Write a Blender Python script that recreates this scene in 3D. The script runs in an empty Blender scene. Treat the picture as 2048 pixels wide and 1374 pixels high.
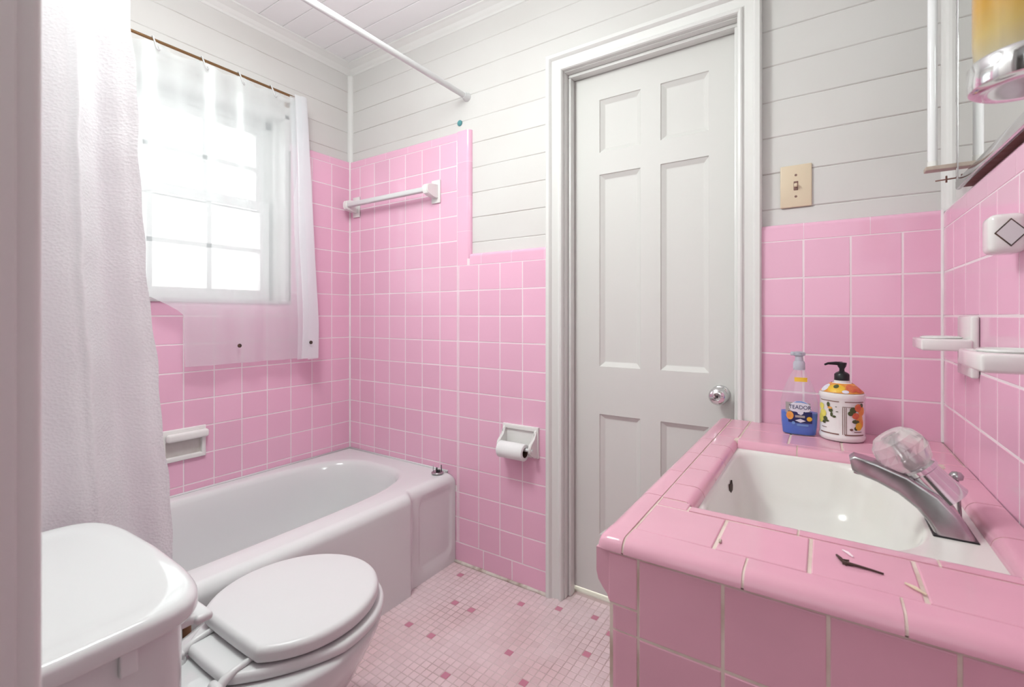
import bpy, bmesh, math, random
from mathutils import Vector, Matrix
random.seed(7)
PI = math.pi
S = bpy.context.scene
COL = S.collection

# ------------------------------------------------------------------ camera, world, lights, exposure
FPX = 941.0
EYE = 1.073
cam_d = bpy.data.cameras.new('camera')
cam = bpy.data.objects.new('camera', cam_d)
COL.objects.link(cam)
cam.location = (0, 0, EYE)
cam.rotation_euler = (math.radians(90), 0, math.radians(33.6))
cam_d.sensor_width = 36.0
cam_d.lens = 36.0 * FPX / 2048.0
cam_d.shift_y = -55.0 / 2048.0
cam_d.clip_start = 0.02
cam_d.dof.use_dof = True
cam_d.dof.focus_distance = 1.55
cam_d.dof.aperture_fstop = 7.0
S.camera = cam

W = bpy.data.worlds.new('world')
S.world = W
W.use_nodes = True
bg = W.node_tree.nodes['Background']
bg.inputs[0].default_value = (1.0, 0.975, 0.94, 1)
bg.inputs[1].default_value = 0.98

def area(name, loc, rot, sx, sy, power, color=(1, 1, 1)):
    l = bpy.data.lights.new(name, 'AREA')
    l.shape = 'RECTANGLE'; l.size = sx; l.size_y = sy
    l.energy = power; l.color = color
    o = bpy.data.objects.new(name, l); COL.objects.link(o)
    o.location = loc; o.rotation_euler = rot
    return o
# daylight outside the window, and an added fill light in the hall behind the camera
area('daylight', (-2.75, 0.95, 1.75), (0, math.radians(-90 + 8), 0), 1.5, 1.5, 10, (0.86, 0.96, 1.0))
area('added_hall_fill', (-0.10, -1.3, 1.75), (math.radians(80), 0, math.radians(8)), 1.3, 1.4, 6, (0.95, 1.0, 0.98))
gl_ = bpy.data.lights.new('added_fill_point', 'POINT'); gl_.energy = 15; gl_.shadow_soft_size = 0.10; gl_.color = (0.93, 1.0, 0.97)  # added fill lamp above the frame, evens out walls and ceiling
go_ = bpy.data.objects.new('added_fill_point', gl_); COL.objects.link(go_); go_.location = (-1.02, 0.55, 2.08)
_p = area('added_fill_disc', (-1.08, 0.52, 2.285), (0, 0, 0), 0.5, 0.5, 7, (0.93, 1.0, 0.97)); _p.data.shape = 'DISK'  # added disc of downward fill, stands for no known fixture
area('landing_light', (-0.52, 2.25, 1.6), (0, 0, 0), 1.0, 0.6, 12, (1.0, 0.98, 0.9))
S.view_settings.view_transform = 'Standard'
S.view_settings.look = 'None'
S.view_settings.exposure = 0.50
S.view_settings.gamma = 1.0
S.view_settings.use_curve_mapping = False

# ------------------------------------------------------------------ materials
def nt(name):
    m = bpy.data.materials.new(name); m.use_nodes = True
    t = m.node_tree; b = t.nodes['Principled BSDF']
    return m, t, b
def lk(t, a, b): t.links.new(a, b)

def mat(name, col, rough=0.4, metal=0.0, var=0.0, vscale=6.0, col2=None, bump=0.0, bscale=60.0,
        island=0.0, coat=0.0, spec=0.5, trans=0.0, ior=1.45):
    m, t, b = nt(name)
    b.inputs['Base Color'].default_value = (*col, 1)
    b.inputs['Roughness'].default_value = rough
    b.inputs['Metallic'].default_value = metal
    b.inputs['Specular IOR Level'].default_value = spec
    b.inputs['Coat Weight'].default_value = coat
    b.inputs['Transmission Weight'].default_value = trans
    b.inputs['IOR'].default_value = ior
    tc = t.nodes.new('ShaderNodeTexCoord')
    last = None
    if var > 0:
        n = t.nodes.new('ShaderNodeTexNoise'); n.inputs['Scale'].default_value = vscale
        n.inputs['Detail'].default_value = 5
        lk(t, tc.outputs['Object'], n.inputs['Vector'])
        r = t.nodes.new('ShaderNodeMapRange')
        r.inputs['From Min'].default_value = 0.42; r.inputs['From Max'].default_value = 0.72
        r.inputs['To Max'].default_value = var
        lk(t, n.outputs['Fac'], r.inputs['Value'])
        mx = t.nodes.new('ShaderNodeMix'); mx.data_type = 'RGBA'
        mx.inputs['A'].default_value = (*col, 1)
        mx.inputs['B'].default_value = (*(col2 or tuple(c * 0.7 for c in col)), 1)
        lk(t, r.outputs['Result'], mx.inputs['Factor'])
        last = mx.outputs['Result']
    if island > 0:
        g = t.nodes.new('ShaderNodeNewGeometry')
        r = t.nodes.new('ShaderNodeMapRange')
        r.inputs['To Min'].default_value = 1 - island; r.inputs['To Max'].default_value = 1 + island
        lk(t, g.outputs['Random Per Island'], r.inputs['Value'])
        h = t.nodes.new('ShaderNodeHueSaturation')
        if last: lk(t, last, h.inputs['Color'])
        else: h.inputs['Color'].default_value = (*col, 1)
        lk(t, r.outputs['Result'], h.inputs['Value'])
        last = h.outputs['Color']
    if last: lk(t, last, b.inputs['Base Color'])
    if bump > 0:
        n = t.nodes.new('ShaderNodeTexNoise'); n.inputs['Scale'].default_value = bscale
        lk(t, tc.outputs['Object'], n.inputs['Vector'])
        bp = t.nodes.new('ShaderNodeBump'); bp.inputs['Strength'].default_value = bump
        bp.inputs['Distance'].default_value = 0.002
        lk(t, n.outputs['Fac'], bp.inputs['Height'])
        lk(t, bp.outputs['Normal'], b.inputs['Normal'])
    return m

M = {}
M['pink'] = mat('pink_glazed_tile', (0.82, 0.465, 0.615), 0.09, island=0.035, bump=0.06, bscale=18, spec=0.45)
M['pink_counter'] = mat('pink_counter_tile', (0.74, 0.39, 0.49), 0.10, island=0.03, bump=0.05, bscale=18, var=0.15, vscale=9, spec=0.45)
M['grout'] = mat('pale_grout', (0.86, 0.74, 0.78), 0.8, var=0.4, vscale=8, col2=(0.78, 0.62, 0.66))
M['grout_c'] = mat('counter_grout', (0.74, 0.62, 0.56), 0.8, var=0.8, vscale=14, col2=(0.42, 0.28, 0.22))
M['board'] = mat('white_painted_board', (0.67, 0.655, 0.64), 0.5, var=0.5, vscale=2.5, col2=(0.62, 0.585, 0.565), bump=0.12, bscale=30, island=0.012)
M['gap'] = mat('board_gap', (0.68, 0.655, 0.64), 0.9, var=1.0, vscale=5, col2=(0.42, 0.35, 0.33))
M['paint'] = mat('white_gloss_paint', (0.74, 0.735, 0.72), 0.32, var=0.2, vscale=5, col2=(0.66, 0.64, 0.6), bump=0.05, bscale=40)
M['door'] = mat('white_door_paint', (0.67, 0.66, 0.64), 0.55, bump=0.03, bscale=80)
M['ceil'] = mat('white_ceiling_board', (0.88, 0.87, 0.88), 0.45, bump=0.08, bscale=30, island=0.01)
M['porc'] = mat('white_porcelain', (0.66, 0.665, 0.67), 0.08, coat=0.3)
M['tubm'] = mat('white_tub_enamel', (0.74, 0.745, 0.75), 0.16, coat=0.2, var=0.15, vscale=3, col2=(0.72, 0.7, 0.7))
M['sinkm'] = mat('sink_enamel', (0.77, 0.76, 0.73), 0.12, var=0.4, vscale=5, col2=(0.72, 0.69, 0.62))
M['ceramic'] = mat('white_ceramic', (0.80, 0.79, 0.77), 0.12, coat=0.3)
M['plastic'] = mat('white_plastic', (0.68, 0.68, 0.685), 0.3)
M['chrome'] = mat('chrome', (0.72, 0.72, 0.73), 0.10, metal=1.0, var=0.35, vscale=25, col2=(0.45, 0.43, 0.43))
M['dull_chrome'] = mat('worn_chrome', (0.50, 0.49, 0.50), 0.22, metal=1.0, var=0.7, vscale=30, col2=(0.30, 0.27, 0.28))
M['mirror'] = mat('mirror_silver', (0.86, 0.88, 0.86), 0.015, metal=1.0)
M['brass'] = mat('aged_brass_rod', (0.26, 0.15, 0.07), 0.35, metal=0.8, var=0.5, vscale=20, col2=(0.2, 0.12, 0.06))
M['black'] = mat('black_plastic', (0.012, 0.012, 0.014), 0.3)
M['dark'] = mat('dark_rust', (0.05, 0.035, 0.03), 0.8, var=0.6, vscale=60, col2=(0.16, 0.08, 0.04))
M['brown'] = mat('brown_pipe', (0.28, 0.13, 0.07), 0.4, var=0.4, vscale=20)
M['ivory'] = mat('ivory_plastic', (0.70, 0.58, 0.43), 0.35)
M['paper'] = mat('tissue_paper', (0.82, 0.82, 0.82), 0.9, bump=0.2, bscale=200)
M['card'] = mat('cardboard', (0.10, 0.05, 0.035), 0.9)
M['caulk'] = mat('caulk_bead', (0.70, 0.64, 0.58), 0.6, var=0.9, vscale=30, col2=(0.35, 0.25, 0.2), bump=0.5, bscale=80)
M['teal'] = mat('teal_putty', (0.10, 0.30, 0.32), 0.7, bump=0.3)
M['liquid'] = mat('blue_liquid', (0.004, 0.115, 0.56), 0.35, spec=0.2)
M['navy'] = mat('navy_ink', (0.015, 0.02, 0.10), 0.4)
M['labelw'] = mat('label_white', (0.72, 0.72, 0.80), 0.4)
M['labelgrey'] = mat('label_grey', (0.36, 0.33, 0.32), 0.4)
M['labelb'] = mat('label_blue', (0.16, 0.30, 0.62), 0.4)
M['orange'] = mat('label_orange', (0.75, 0.28, 0.05), 0.4, var=0.6, vscale=90, col2=(0.8, 0.5, 0.15))
M['yellow'] = mat('label_yellow', (0.78, 0.48, 0.04), 0.4)
M['lemon'] = mat('label_lemon', (0.80, 0.72, 0.15), 0.4, var=0.6, vscale=90, col2=(0.5, 0.5, 0.05))
M['red'] = mat('label_red', (0.62, 0.12, 0.06), 0.4, var=0.6, vscale=90, col2=(0.75, 0.3, 0.1))
M['leaf'] = mat('label_leaf', (0.07, 0.09, 0.03), 0.4)
M['brownink'] = mat('label_brown', (0.22, 0.12, 0.10), 0.4)
M['tan'] = mat('tan_bracket', (0.52, 0.44, 0.38), 0.5, var=0.6, vscale=30, col2=(0.35, 0.25, 0.2))
M['tube'] = mat('glass_tube_white', (0.86, 0.86, 0.87), 0.12, coat=0.4)
M['rust'] = mat('rusty_metal', (0.20, 0.09, 0.07), 0.6, var=0.6, vscale=40, col2=(0.35, 0.2, 0.18))
M['threshold'] = mat('pale_threshold', (0.80, 0.78, 0.70), 0.4)
M['twig'] = mat('dry_twig', (0.07, 0.035, 0.03), 0.8)
M['clearrim'] = mat('acrylic_crystal', (0.93, 0.88, 0.88), 0.22, trans=0.72, ior=1.25)
M['core'] = mat('vanity_core', (0.55, 0.4, 0.38), 0.9)

def mosaic(name, col, col2, island):
    m = mat(name, col, 0.32, var=0.9, vscale=2.6, col2=col2, island=island, bump=0.15, bscale=50)
    return m
M['mos'] = mosaic('pale_pink_mosaic', (0.76, 0.60, 0.63), (0.68, 0.46, 0.48), 0.05)
M['mosd'] = mosaic('dark_pink_mosaic', (0.58, 0.22, 0.31), (0.52, 0.2, 0.27), 0.05)
M['mosg'] = mat('mosaic_grout', (0.68, 0.54, 0.55), 0.9, var=0.9, vscale=5, col2=(0.45, 0.31, 0.30))

def thin(name, col, transp, translucent=0.5, gloss=0.08, rough=0.25):
    """thin sheet: part see-through, part translucent, part diffuse"""
    m = bpy.data.materials.new(name); m.use_nodes = True
    t = m.node_tree; t.nodes.clear()
    out = t.nodes.new('ShaderNodeOutputMaterial')
    d = t.nodes.new('ShaderNodeBsdfDiffuse'); d.inputs[0].default_value = (*col, 1)
    tl = t.nodes.new('ShaderNodeBsdfTranslucent'); tl.inputs[0].default_value = (*col, 1)
    tr = t.nodes.new('ShaderNodeBsdfTransparent')
    gl = t.nodes.new('ShaderNodeBsdfGlossy'); gl.inputs['Roughness'].default_value = rough
    m1 = t.nodes.new('ShaderNodeMixShader'); m1.inputs[0].default_value = translucent
    lk(t, d.outputs[0], m1.inputs[1]); lk(t, tl.outputs[0], m1.inputs[2])
    m2 = t.nodes.new('ShaderNodeMixShader'); m2.inputs[0].default_value = transp
    lk(t, m1.outputs[0], m2.inputs[1]); lk(t, tr.outputs[0], m2.inputs[2])
    m3 = t.nodes.new('ShaderNodeMixShader'); m3.inputs[0].default_value = gloss
    lk(t, m2.outputs[0], m3.inputs[1]); lk(t, gl.outputs[0], m3.inputs[2])
    lk(t, m3.outputs[0], out.inputs[0])
    return m, t, (d, tl, gl)
M['vinyl'], _, _ = thin('frosted_vinyl', (0.84, 0.88, 0.89), 0.50, 0.5, 0.05, 0.3)
M['vinylfold'], _, _ = thin('folded_vinyl', (0.93, 0.94, 0.96), 0.30, 0.5, 0.06, 0.3)
M['pane'], _, _ = thin('window_glass', (1, 1, 1), 1.0, 0.5, 0.05, 0.02)
M['clear'], _, _ = thin('clear_plastic', (0.9, 0.9, 0.95), 0.86, 0.5, 0.07, 0.05)
M['cloth'], _t, _n = thin('white_waffle_cloth', (0.80, 0.795, 0.81), 0.0, 0.42, 0.02, 0.5)
tc = _t.nodes.new('ShaderNodeTexCoord')
mp = _t.nodes.new('ShaderNodeMapping'); mp.inputs['Scale'].default_value = (0, 1, 1)
lk(_t, tc.outputs['Object'], mp.inputs['Vector'])
ck = _t.nodes.new('ShaderNodeTexVoronoi'); ck.inputs['Scale'].default_value = 190
lk(_t, mp.outputs['Vector'], ck.inputs['Vector'])
bp = _t.nodes.new('ShaderNodeBump'); bp.inputs['Strength'].default_value = 0.5; bp.inputs['Distance'].default_value = 0.0015
lk(_t, ck.outputs['Distance'], bp.inputs['Height'])
for n_ in _n: lk(_t, bp.outputs['Normal'], n_.inputs['Normal'])
# amber glass, paler towards its collar
M['amber'] = mat('amber_glass', (0.80, 0.46, 0.07), 0.18, trans=0.5, ior=1.3, coat=0.3)
_t = M['amber'].node_tree
_b = _t.nodes['Principled BSDF']
_c = _t.nodes.new('ShaderNodeTexCoord'); _s = _t.nodes.new('ShaderNodeSeparateXYZ'); lk(_t, _c.outputs['Object'], _s.inputs[0])
_r = _t.nodes.new('ShaderNodeValToRGB'); lk(_t, _s.outputs['Z'], _r.inputs[0])
_r.color_ramp.elements[0].position = 0.025; _r.color_ramp.elements[0].color = (0.66, 0.62, 0.50, 1)
_r.color_ramp.elements[1].position = 0.085; _r.color_ramp.elements[1].color = (0.80, 0.46, 0.08, 1)
_e = _r.color_ramp.elements.new(0.055); _e.color = (0.76, 0.60, 0.24, 1)
lk(_t, _r.outputs[0], _b.inputs['Base Color'])

# ------------------------------------------------------------------ object helpers
def tag(o, label=None, cat=None, group=None, kind=None):
    if label: o['label'] = label
    if cat: o['category'] = cat
    if group: o['group'] = group
    if kind: o['kind'] = kind
    return o
def wloc(o):
    v = Vector((0, 0, 0))
    while o: v += o.location; o = o.parent
    return v
def thing(name, loc, label=None, cat=None, group=None, kind=None):
    o = bpy.data.objects.new(name, None); COL.objects.link(o)
    o.location = loc; o.empty_display_size = 0.05
    return tag(o, label, cat, group, kind)
def obj(name, bm, mats, parent=None, smooth=False, angle=None, origin=None, recalc=True):
    """bm is in world coordinates"""
    if recalc: bmesh.ops.recalc_face_normals(bm, faces=bm.faces[:])
    me = bpy.data.meshes.new(name)
    if parent: off = wloc(parent)
    elif origin is not None: off = Vector(origin)
    else:
        vs = [v.co for v in bm.verts]
        off = Vector(((min(v.x for v in vs) + max(v.x for v in vs)) / 2,
                      (min(v.y for v in vs) + max(v.y for v in vs)) / 2, min(v.z for v in vs)))
    for v in bm.verts: v.co -= off
    if smooth:
        for f in bm.faces: f.smooth = True
    bm.to_mesh(me); bm.free()
    if not isinstance(mats, (list, tuple)): mats = [mats]
    for m in mats: me.materials.append(m)
    if smooth and angle:
        me.set_sharp_from_angle(angle=math.radians(angle))
    o = bpy.data.objects.new(name, me); COL.objects.link(o)
    if parent: o.parent = parent
    else: o.location = off
    return o
def struct(name, bm, mats, **k):
    p = k.get('parent')
    o = obj(name, bm, mats, **k)
    if not p: o['kind'] = 'structure'
    return o
NB = bmesh.new

def box(bm, x0, x1, y0, y1, z0, z1, r=0, seg=2, sel=None, mi=0, mtx=None):
    c = [Vector((x, y, z)) for x in (x0, x1) for y in (y0, y1) for z in (z0, z1)]
    vs = [bm.verts.new(p) for p in c]
    F = [(0, 1, 3, 2), (4, 6, 7, 5), (0, 4, 5, 1), (2, 3, 7, 6), (0, 2, 6, 4), (1, 5, 7, 3)]
    fs = [bm.faces.new([vs[i] for i in f]) for f in F]
    for f in fs: f.material_index = mi
    new = set(vs)
    if r > 0:
        es = set(e for f in fs for e in f.edges)
        if sel: es = [e for e in es if sel((e.verts[0].co + e.verts[1].co) / 2)]
        res = bmesh.ops.bevel(bm, geom=list(es), offset=r, segments=seg, affect='EDGES', profile=0.5, clamp_overlap=True)
        new = set(v for v in res['verts']) | set(v for v in vs if v.is_valid)
    if mtx:
        for v in new: v.co = mtx @ v.co
    return new
def ring_loft(bm, rings, cap0=True, cap1=True, mi=0, closed=True):
    R = [[bm.verts.new(p) for p in r] for r in rings]
    n = len(R[0])
    for a, b in zip(R[:-1], R[1:]):
        for i in range(n if closed else n - 1):
            j = (i + 1) % n
            f = bm.faces.new((a[i], a[j], b[j], b[i])); f.material_index = mi
    if cap0: bm.faces.new(R[0]).material_index = mi
    if cap1: bm.faces.new(R[-1]).material_index = mi
    return R
def basis(d):
    d = d.normalized()
    u = Vector((0, 0, 1)).cross(d)
    if u.length < 1e-3: u = Vector((1, 0, 0))
    u.normalize(); return u, d.cross(u).normalized()
def lathe(bm, prof, c=(0, 0, 0), axis=(0, 0, 1), n=40, cap0=True, cap1=True, mi=0):
    c = Vector(c); a = Vector(axis).normalized(); u, v = basis(a)
    rings = [[c + a * h + (u * math.cos(2 * PI * i / n) + v * math.sin(2 * PI * i / n)) * r for i in range(n)] for r, h in prof]
    ring_loft(bm, rings, cap0, cap1, mi)
def tube(bm, pts, rad, n=12, mi=0):
    pts = [Vector(p) for p in pts]
    rr = rad if isinstance(rad, (list, tuple)) else [rad] * len(pts)
    rings = []
    u = None
    for i, p in enumerate(pts):
        d = (pts[min(i + 1, len(pts) - 1)] - pts[max(i - 1, 0)]).normalized()
        if u is None: u, v = basis(d)
        else:
            u = (u - d * u.dot(d)).normalized(); v = d.cross(u)
        rings.append([p + (u * math.cos(2 * PI * k / n) + v * math.sin(2 * PI * k / n)) * rr[i] for k in range(n)])
    ring_loft(bm, rings, mi=mi)
def prism(bm, prof, f, a, b, mi=0):
    """prof 2-D points; f(p, s) -> world; from s=a to s=b"""
    ring_loft(bm, [[f(p, a) for p in prof], [f(p, b) for p in prof]], mi=mi)
def arc(cx, cy, r, a0, a1, n=6):
    return [(cx + r * math.cos(math.radians(a0 + (a1 - a0) * i / n)), cy + r * math.sin(math.radians(a0 + (a1 - a0) * i / n))) for i in range(n + 1)]

def tiles(bm, O, U, V, cells, gap=0.0042, h=0.0012, ch=0.0012, tilt=0.0003, mi=0):
    O = Vector(O); U = Vector(U); V = Vector(V); N = U.cross(V)
    for c in cells:
        u0, u1, v0, v1 = c[:4]; m = c[4] if len(c) > 4 else mi
        g = gap / 2
        prev = None
        tl = [random.uniform(-tilt, tilt) for _ in range(3)]
        for inset, dep in ((g, -h), (g + ch * 0.25, -h * 0.4), (g + ch, 0)):
            r = []
            for q, (a, b) in enumerate(((u0 + inset, v0 + inset), (u1 - inset, v0 + inset), (u1 - inset, v1 - inset), (u0 + inset, v1 - inset))):
                sa = 1 if a > (u0 + u1) / 2 else -1; sb = 1 if b > (v0 + v1) / 2 else -1
                dd = dep + (tl[0] * sa + tl[1] * sb if dep > -h else 0)
                r.append(bm.verts.new(O + U * a + V * b + N * dd))
            if prev:
                for i in range(4):
                    j = (i + 1) % 4
                    bm.faces.new((prev[i], prev[j], r[j], r[i])).material_index = m
            prev = r
        bm.faces.new(prev).material_index = m
def cuts(lo, hi, base, pitch):
    k0 = math.ceil((lo - base) / pitch + 1e-6)
    xs = [lo]
    k = k0
    while base + k * pitch < hi - 1e-6:
        x = base + k * pitch
        if x - xs[-1] > 0.004: xs.append(x)
        k += 1
    if hi - xs[-1] < 0.004: xs[-1] = hi
    else: xs.append(hi)
    return xs
def grid(us, vs):
    return [(a, b, c, d) for a, b in zip(us[:-1], us[1:]) for c, d in zip(vs[:-1], vs[1:])]
def quad(bm, O, U, V, u0, u1, v0, v1, dep=0, mi=0):
    O = Vector(O); U = Vector(U); V = Vector(V); N = U.cross(V)
    f = bm.faces.new([bm.verts.new(O + U * a + V * b + N * dep) for a, b in ((u0, v0), (u1, v0), (u1, v1), (u0, v1))])
    f.material_index = mi
def bull(bm, O, L, Vv, N, joints, h, t, r, gap=0.0013, mi=0):
    """bullnose trim strips: along L, height h along Vv, thickness t along N, rounded at the top"""
    O = Vector(O); L = Vector(L); Vv = Vector(Vv); N = Vector(N)
    prof = [(0, 0), (0, t - 0.001), (0.001, t)] + [(h - r + r * math.sin(math.radians(a)), t - r + r * math.cos(math.radians(a))) for a in range(0, 91, 15)] + [(h, 0)]
    for a, b in zip(joints[:-1], joints[1:]):
        prism(bm, prof, lambda p, s: O + L * s + Vv * p[0] + N * p[1], a + gap / 2, b - gap / 2, mi)
    k = 0.0002
    prism(bm, [(min(max(p[0], 0.0005), h) - (k if p[0] > h - r else 0), max(0, p[1] - k)) for p in prof], lambda p, s: O + L * s + Vv * p[0] + N * p[1], joints[0] + 0.0004, joints[-1] - 0.0004, 1)

P = 0.1095
XL, YB, XR = -2.066, 1.58, 0.248          # tile surfaces: left, back, right
BL, BB, BR = -2.086, 1.60, 0.270          # board surfaces
YN = 0.07                                 # near wall
CEIL = 2.38
zl = [EYE - k * P for k in range(9, -8, -1)]   # 0.0875 ... 1.8395
CAP = 1.341

# ------------------------------------------------------------------ back wall
def boards(bm, O, U, V, rects, base=1.39, pitch=0.1072):
    for (u0, u1, v0, v1) in rects:
        vs = cuts(v0, v1, base, pitch)
        tiles(bm, O, U, V, [(u0, u1, a, b) for a, b in zip(vs[:-1], vs[1:]) if b - a > 0.006], gap=0.0011, h=0.003, ch=0.0028, tilt=0.0004)
        quad(bm, O, U, V, u0, u1, v0, v1, -0.0024, 1)
bm = NB()
boards(bm, (0, BB, 0), (1, 0, 0), (0, 0, 1), [(BL, -0.82, 1.2, 2.0332), (-0.225, BR, 1.2, 2.0332), (-0.82, -0.225, 1.995, 2.0332), (BL, BR, 2.0332, CEIL)])
for x0, x1, z0, z1 in ((BL - 0.1, -0.84, 0, CEIL + .02), (-0.205, BR + 0.1, 0, CEIL + .02), (-0.84, -0.205, 2.0, CEIL + .02)):
    box(bm, x0, x1, BB + 0.0045, BB + 0.10, z0, z1, mi=0)
wall_back = struct('wall_back', bm, [M['board'], M['gap']], recalc=False)

def xcuts(lo, hi): return cuts(lo, hi, -0.8905, 0.1096)
bm = NB()
zlow = [z for z in zl if z > 0.3]
tiles(bm, (0, YB, 0), (1, 0, 0), (0, 0, 1),
      grid(xcuts(XL, -1.337), [0.33] + [z for z in zlow if z > 0.37]) +
      grid(xcuts(-1.337, -0.888), [z for z in zl if z < 1.30]) +
      grid(cuts(-0.162, XR, 0.0593, 0.1096), [0.60] + [z for z in zl if 0.62 < z < 1.30]) +
      [(-1.40, -1.3375, a, b) for a, b in zip([0.003] + zl, zl) if b < 0.35] +
      [(a, b, 0.003, 0.0875) for a, b in ((-1.345, -1.194), (-1.194, -1.050), (-1.050, -0.888))])
quad(bm, (0, YB, 0), (1, 0, 0), (0, 0, 1), XL, -1.337, 0.3, 1.86, -0.0007, 1)
quad(bm, (0, YB, 0), (1, 0, 0), (0, 0, 1), -1.40, -1.337, 0.0, 0.3, -0.0007, 1)
quad(bm, (0, YB, 0), (1, 0, 0), (0, 0, 1), -1.337, -0.888, 0.0, 1.32, -0.0007, 1)
quad(bm, (0, YB, 0), (1, 0, 0), (0, 0, 1), -0.165, XR, 0.5, 1.32, -0.0007, 1)
X1, Z1, Nn = Vector((1, 0, 0)), Vector((0, 0, 1)), Vector((0, -1, 0))
T = BB - YB
bull(bm, (0, BB, 1.8395), X1, Z1, Nn, cuts(XL, -1.337, -1.337, 0.152), 0.0385, T, 0.012)
bull(bm, (0, BB, 1.292), X1, Z1, Nn, cuts(-1.268, -0.888, -1.205, 0.152), 0.049, T, 0.014)
bull(bm, (0, BB, 1.292), X1, Z1, Nn, [-0.162, -0.050, 0.102, XR], 0.049, T, 0.014)
# vertical bullnose edge of the tall tub surround
bull(bm, (-1.337, BB, 0), Z1, X1, Nn, [1.292, 1.44, 1.59, 1.74, 1.8775], 0.069, T, 0.019)
struct('wall_tile', bm, [M['pink'], M['grout']], parent=wall_back, recalc=False)

# ------------------------------------------------------------------ left wall (window wall)
WY0, WY1, WZ0, WZ1 = 0.44, 1.253, 1.135, 2.005
bm = NB()
UL, VL = (0, 1, 0), (0, 0, 1)
boards(bm, (BL, 0, 0), UL, VL, [(YN, WY0, 1.84, 2.0332), (WY1, BB, 1.84, 2.0332), (WY0, WY1, WZ1, 2.0332), (YN, BB, 2.0332, CEIL)])
for y0, y1, z0, z1 in ((YN - .1, WY0, 0, CEIL + .02), (WY1, BB + 0.1, 0, CEIL + .02), (WY0, WY1, 0, WZ0), (WY0, WY1, WZ1, CEIL + .02)):
    box(bm, BL - 0.16, BL - 0.0045, y0, y1, z0, z1)
wall_left = struct('wall_left', bm, [M['board'], M['gap']], recalc=False)
bm = NB()
def ycuts(lo, hi): return cuts(lo, hi, YB, P)
vz = [0.33] + [z for z in zlow if z > 0.37]
tiles(bm, (XL, 0, 0), UL, VL,
      grid(ycuts(WY1, YB), vz) + grid(ycuts(YN, WY0), vz) +
      grid(ycuts(WY0, WY1), [z for z in vz if z < WZ0] + [WZ0]))
for y0, y1, z0, z1 in ((WY1, YB, 0.3, 1.86), (YN, WY0, 0.3, 1.86), (WY0, WY1, 0.3, WZ0)):
    quad(bm, (XL, 0, 0), UL, VL, y0, y1, z0, z1, -0.0007, 1)
bull(bm, (BL, 0, 1.8395), Vector(UL), Z1, Vector((1, 0, 0)), cuts(WY1, YB, 1.46, 0.152), 0.0385, T, 0.012)
bull(bm, (BL, 0, 1.8395), Vector(UL), Z1, Vector((1, 0, 0)), cuts(YN, WY0, 0.2, 0.152), 0.0385, T, 0.012)
box(bm, BL, XL - 0.001, WY0 - 0.001, WY0 - 0.0005, WZ0, 1.87)
struct('wall_tile', bm, [M['pink'], M['grout']], parent=wall_left, recalc=False)

# ------------------------------------------------------------------ right wall
bm = NB()
UR, VR = (0, -1, 0), (0, 0, 1)
boards(bm, (BR, 0, 0), UR, VR, [(-BB, -YN, 1.3, CEIL)])
box(bm, BR + 0.0045, BR + 0.10, YN - 0.1, BB + 0.1, 0, CEIL + .02)
wall_right = struct('wall_right', bm, [M['board'], M['gap']], recalc=False)
bm = NB()
tiles(bm, (XR, 0, 0), UR, VR, grid([-y for y in reversed([YN] + [1.58 - 0.11 * k for k in range(13, -1, -1)])], [0.55] + [z for z in zl if 0.6 < z < 1.30]))
quad(bm, (XR, 0, 0), UR, VR, -YB, -YN, 0.0, 1.32, -0.0007, 1)
bull(bm, (BR, 0, 1.292), Vector(UR), Z1, Vector((-1, 0, 0)), cuts(-YB, -YN, -1.50, 0.152), 0.049, BR - XR, 0.014)
struct('wall_tile', bm, [M['pink'], M['grout']], parent=wall_right, recalc=False)

bm = NB()
M['corner'] = mat('white_corner_caulk', (0.84, 0.78, 0.79), 0.5, var=0.5, vscale=15, col2=(0.72, 0.62, 0.63))
prism(bm, [(0, 0)] + arc(0, 0, 0.0055, 0, -90, 3), lambda p, s: Vector((XL + p[0], YB + p[1], s)), 0.386, 1.876)
prism(bm, [(0, 0)] + arc(0, 0, 0.0050, 180, 270, 3), lambda p, s: Vector((XR + p[0], YB + p[1], s)), 0.757, 1.339)
obj('corner_caulk', bm, M['corner'], wall_back)

# ------------------------------------------------------------------ near wall with the doorway the photo is taken from
JX = -0.408
bm = NB()
box(bm, BL - 0.16, JX - 0.012, YN - 0.12, YN - 0.002, 0, CEIL + .02)
box(bm, JX - 0.012, BR + 0.1, YN - 0.12, YN - 0.002, 2.05, CEIL + .02)
struct('wall_front', bm, M['board'])
# door lining and casing on the left of that doorway
bm = NB()
box(bm, JX - 0.011, JX, YN - 0.15, YN + 0.0015, 0, 2.05, 0.002)
box(bm, JX, JX + 0.010, YN - 0.15, YN - 0.055, 0, 2.04, 0.002)
prof = [(0.0, 0.0), (0.0, 0.010)] + arc(0.006, 0.010, 0.006, 180, 90, 4) + [(0.02, 0.014), (0.06, 0.018), (0.075, 0.018), (0.075, 0.0)]
prism(bm, prof, lambda p, s: Vector((JX - 0.002 - p[0], YN + 0.001 + p[1] * 0.8, s)), 0, 2.10)
entry = struct('trim_1', bm, M['paint'], smooth=True, angle=35)

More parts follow.
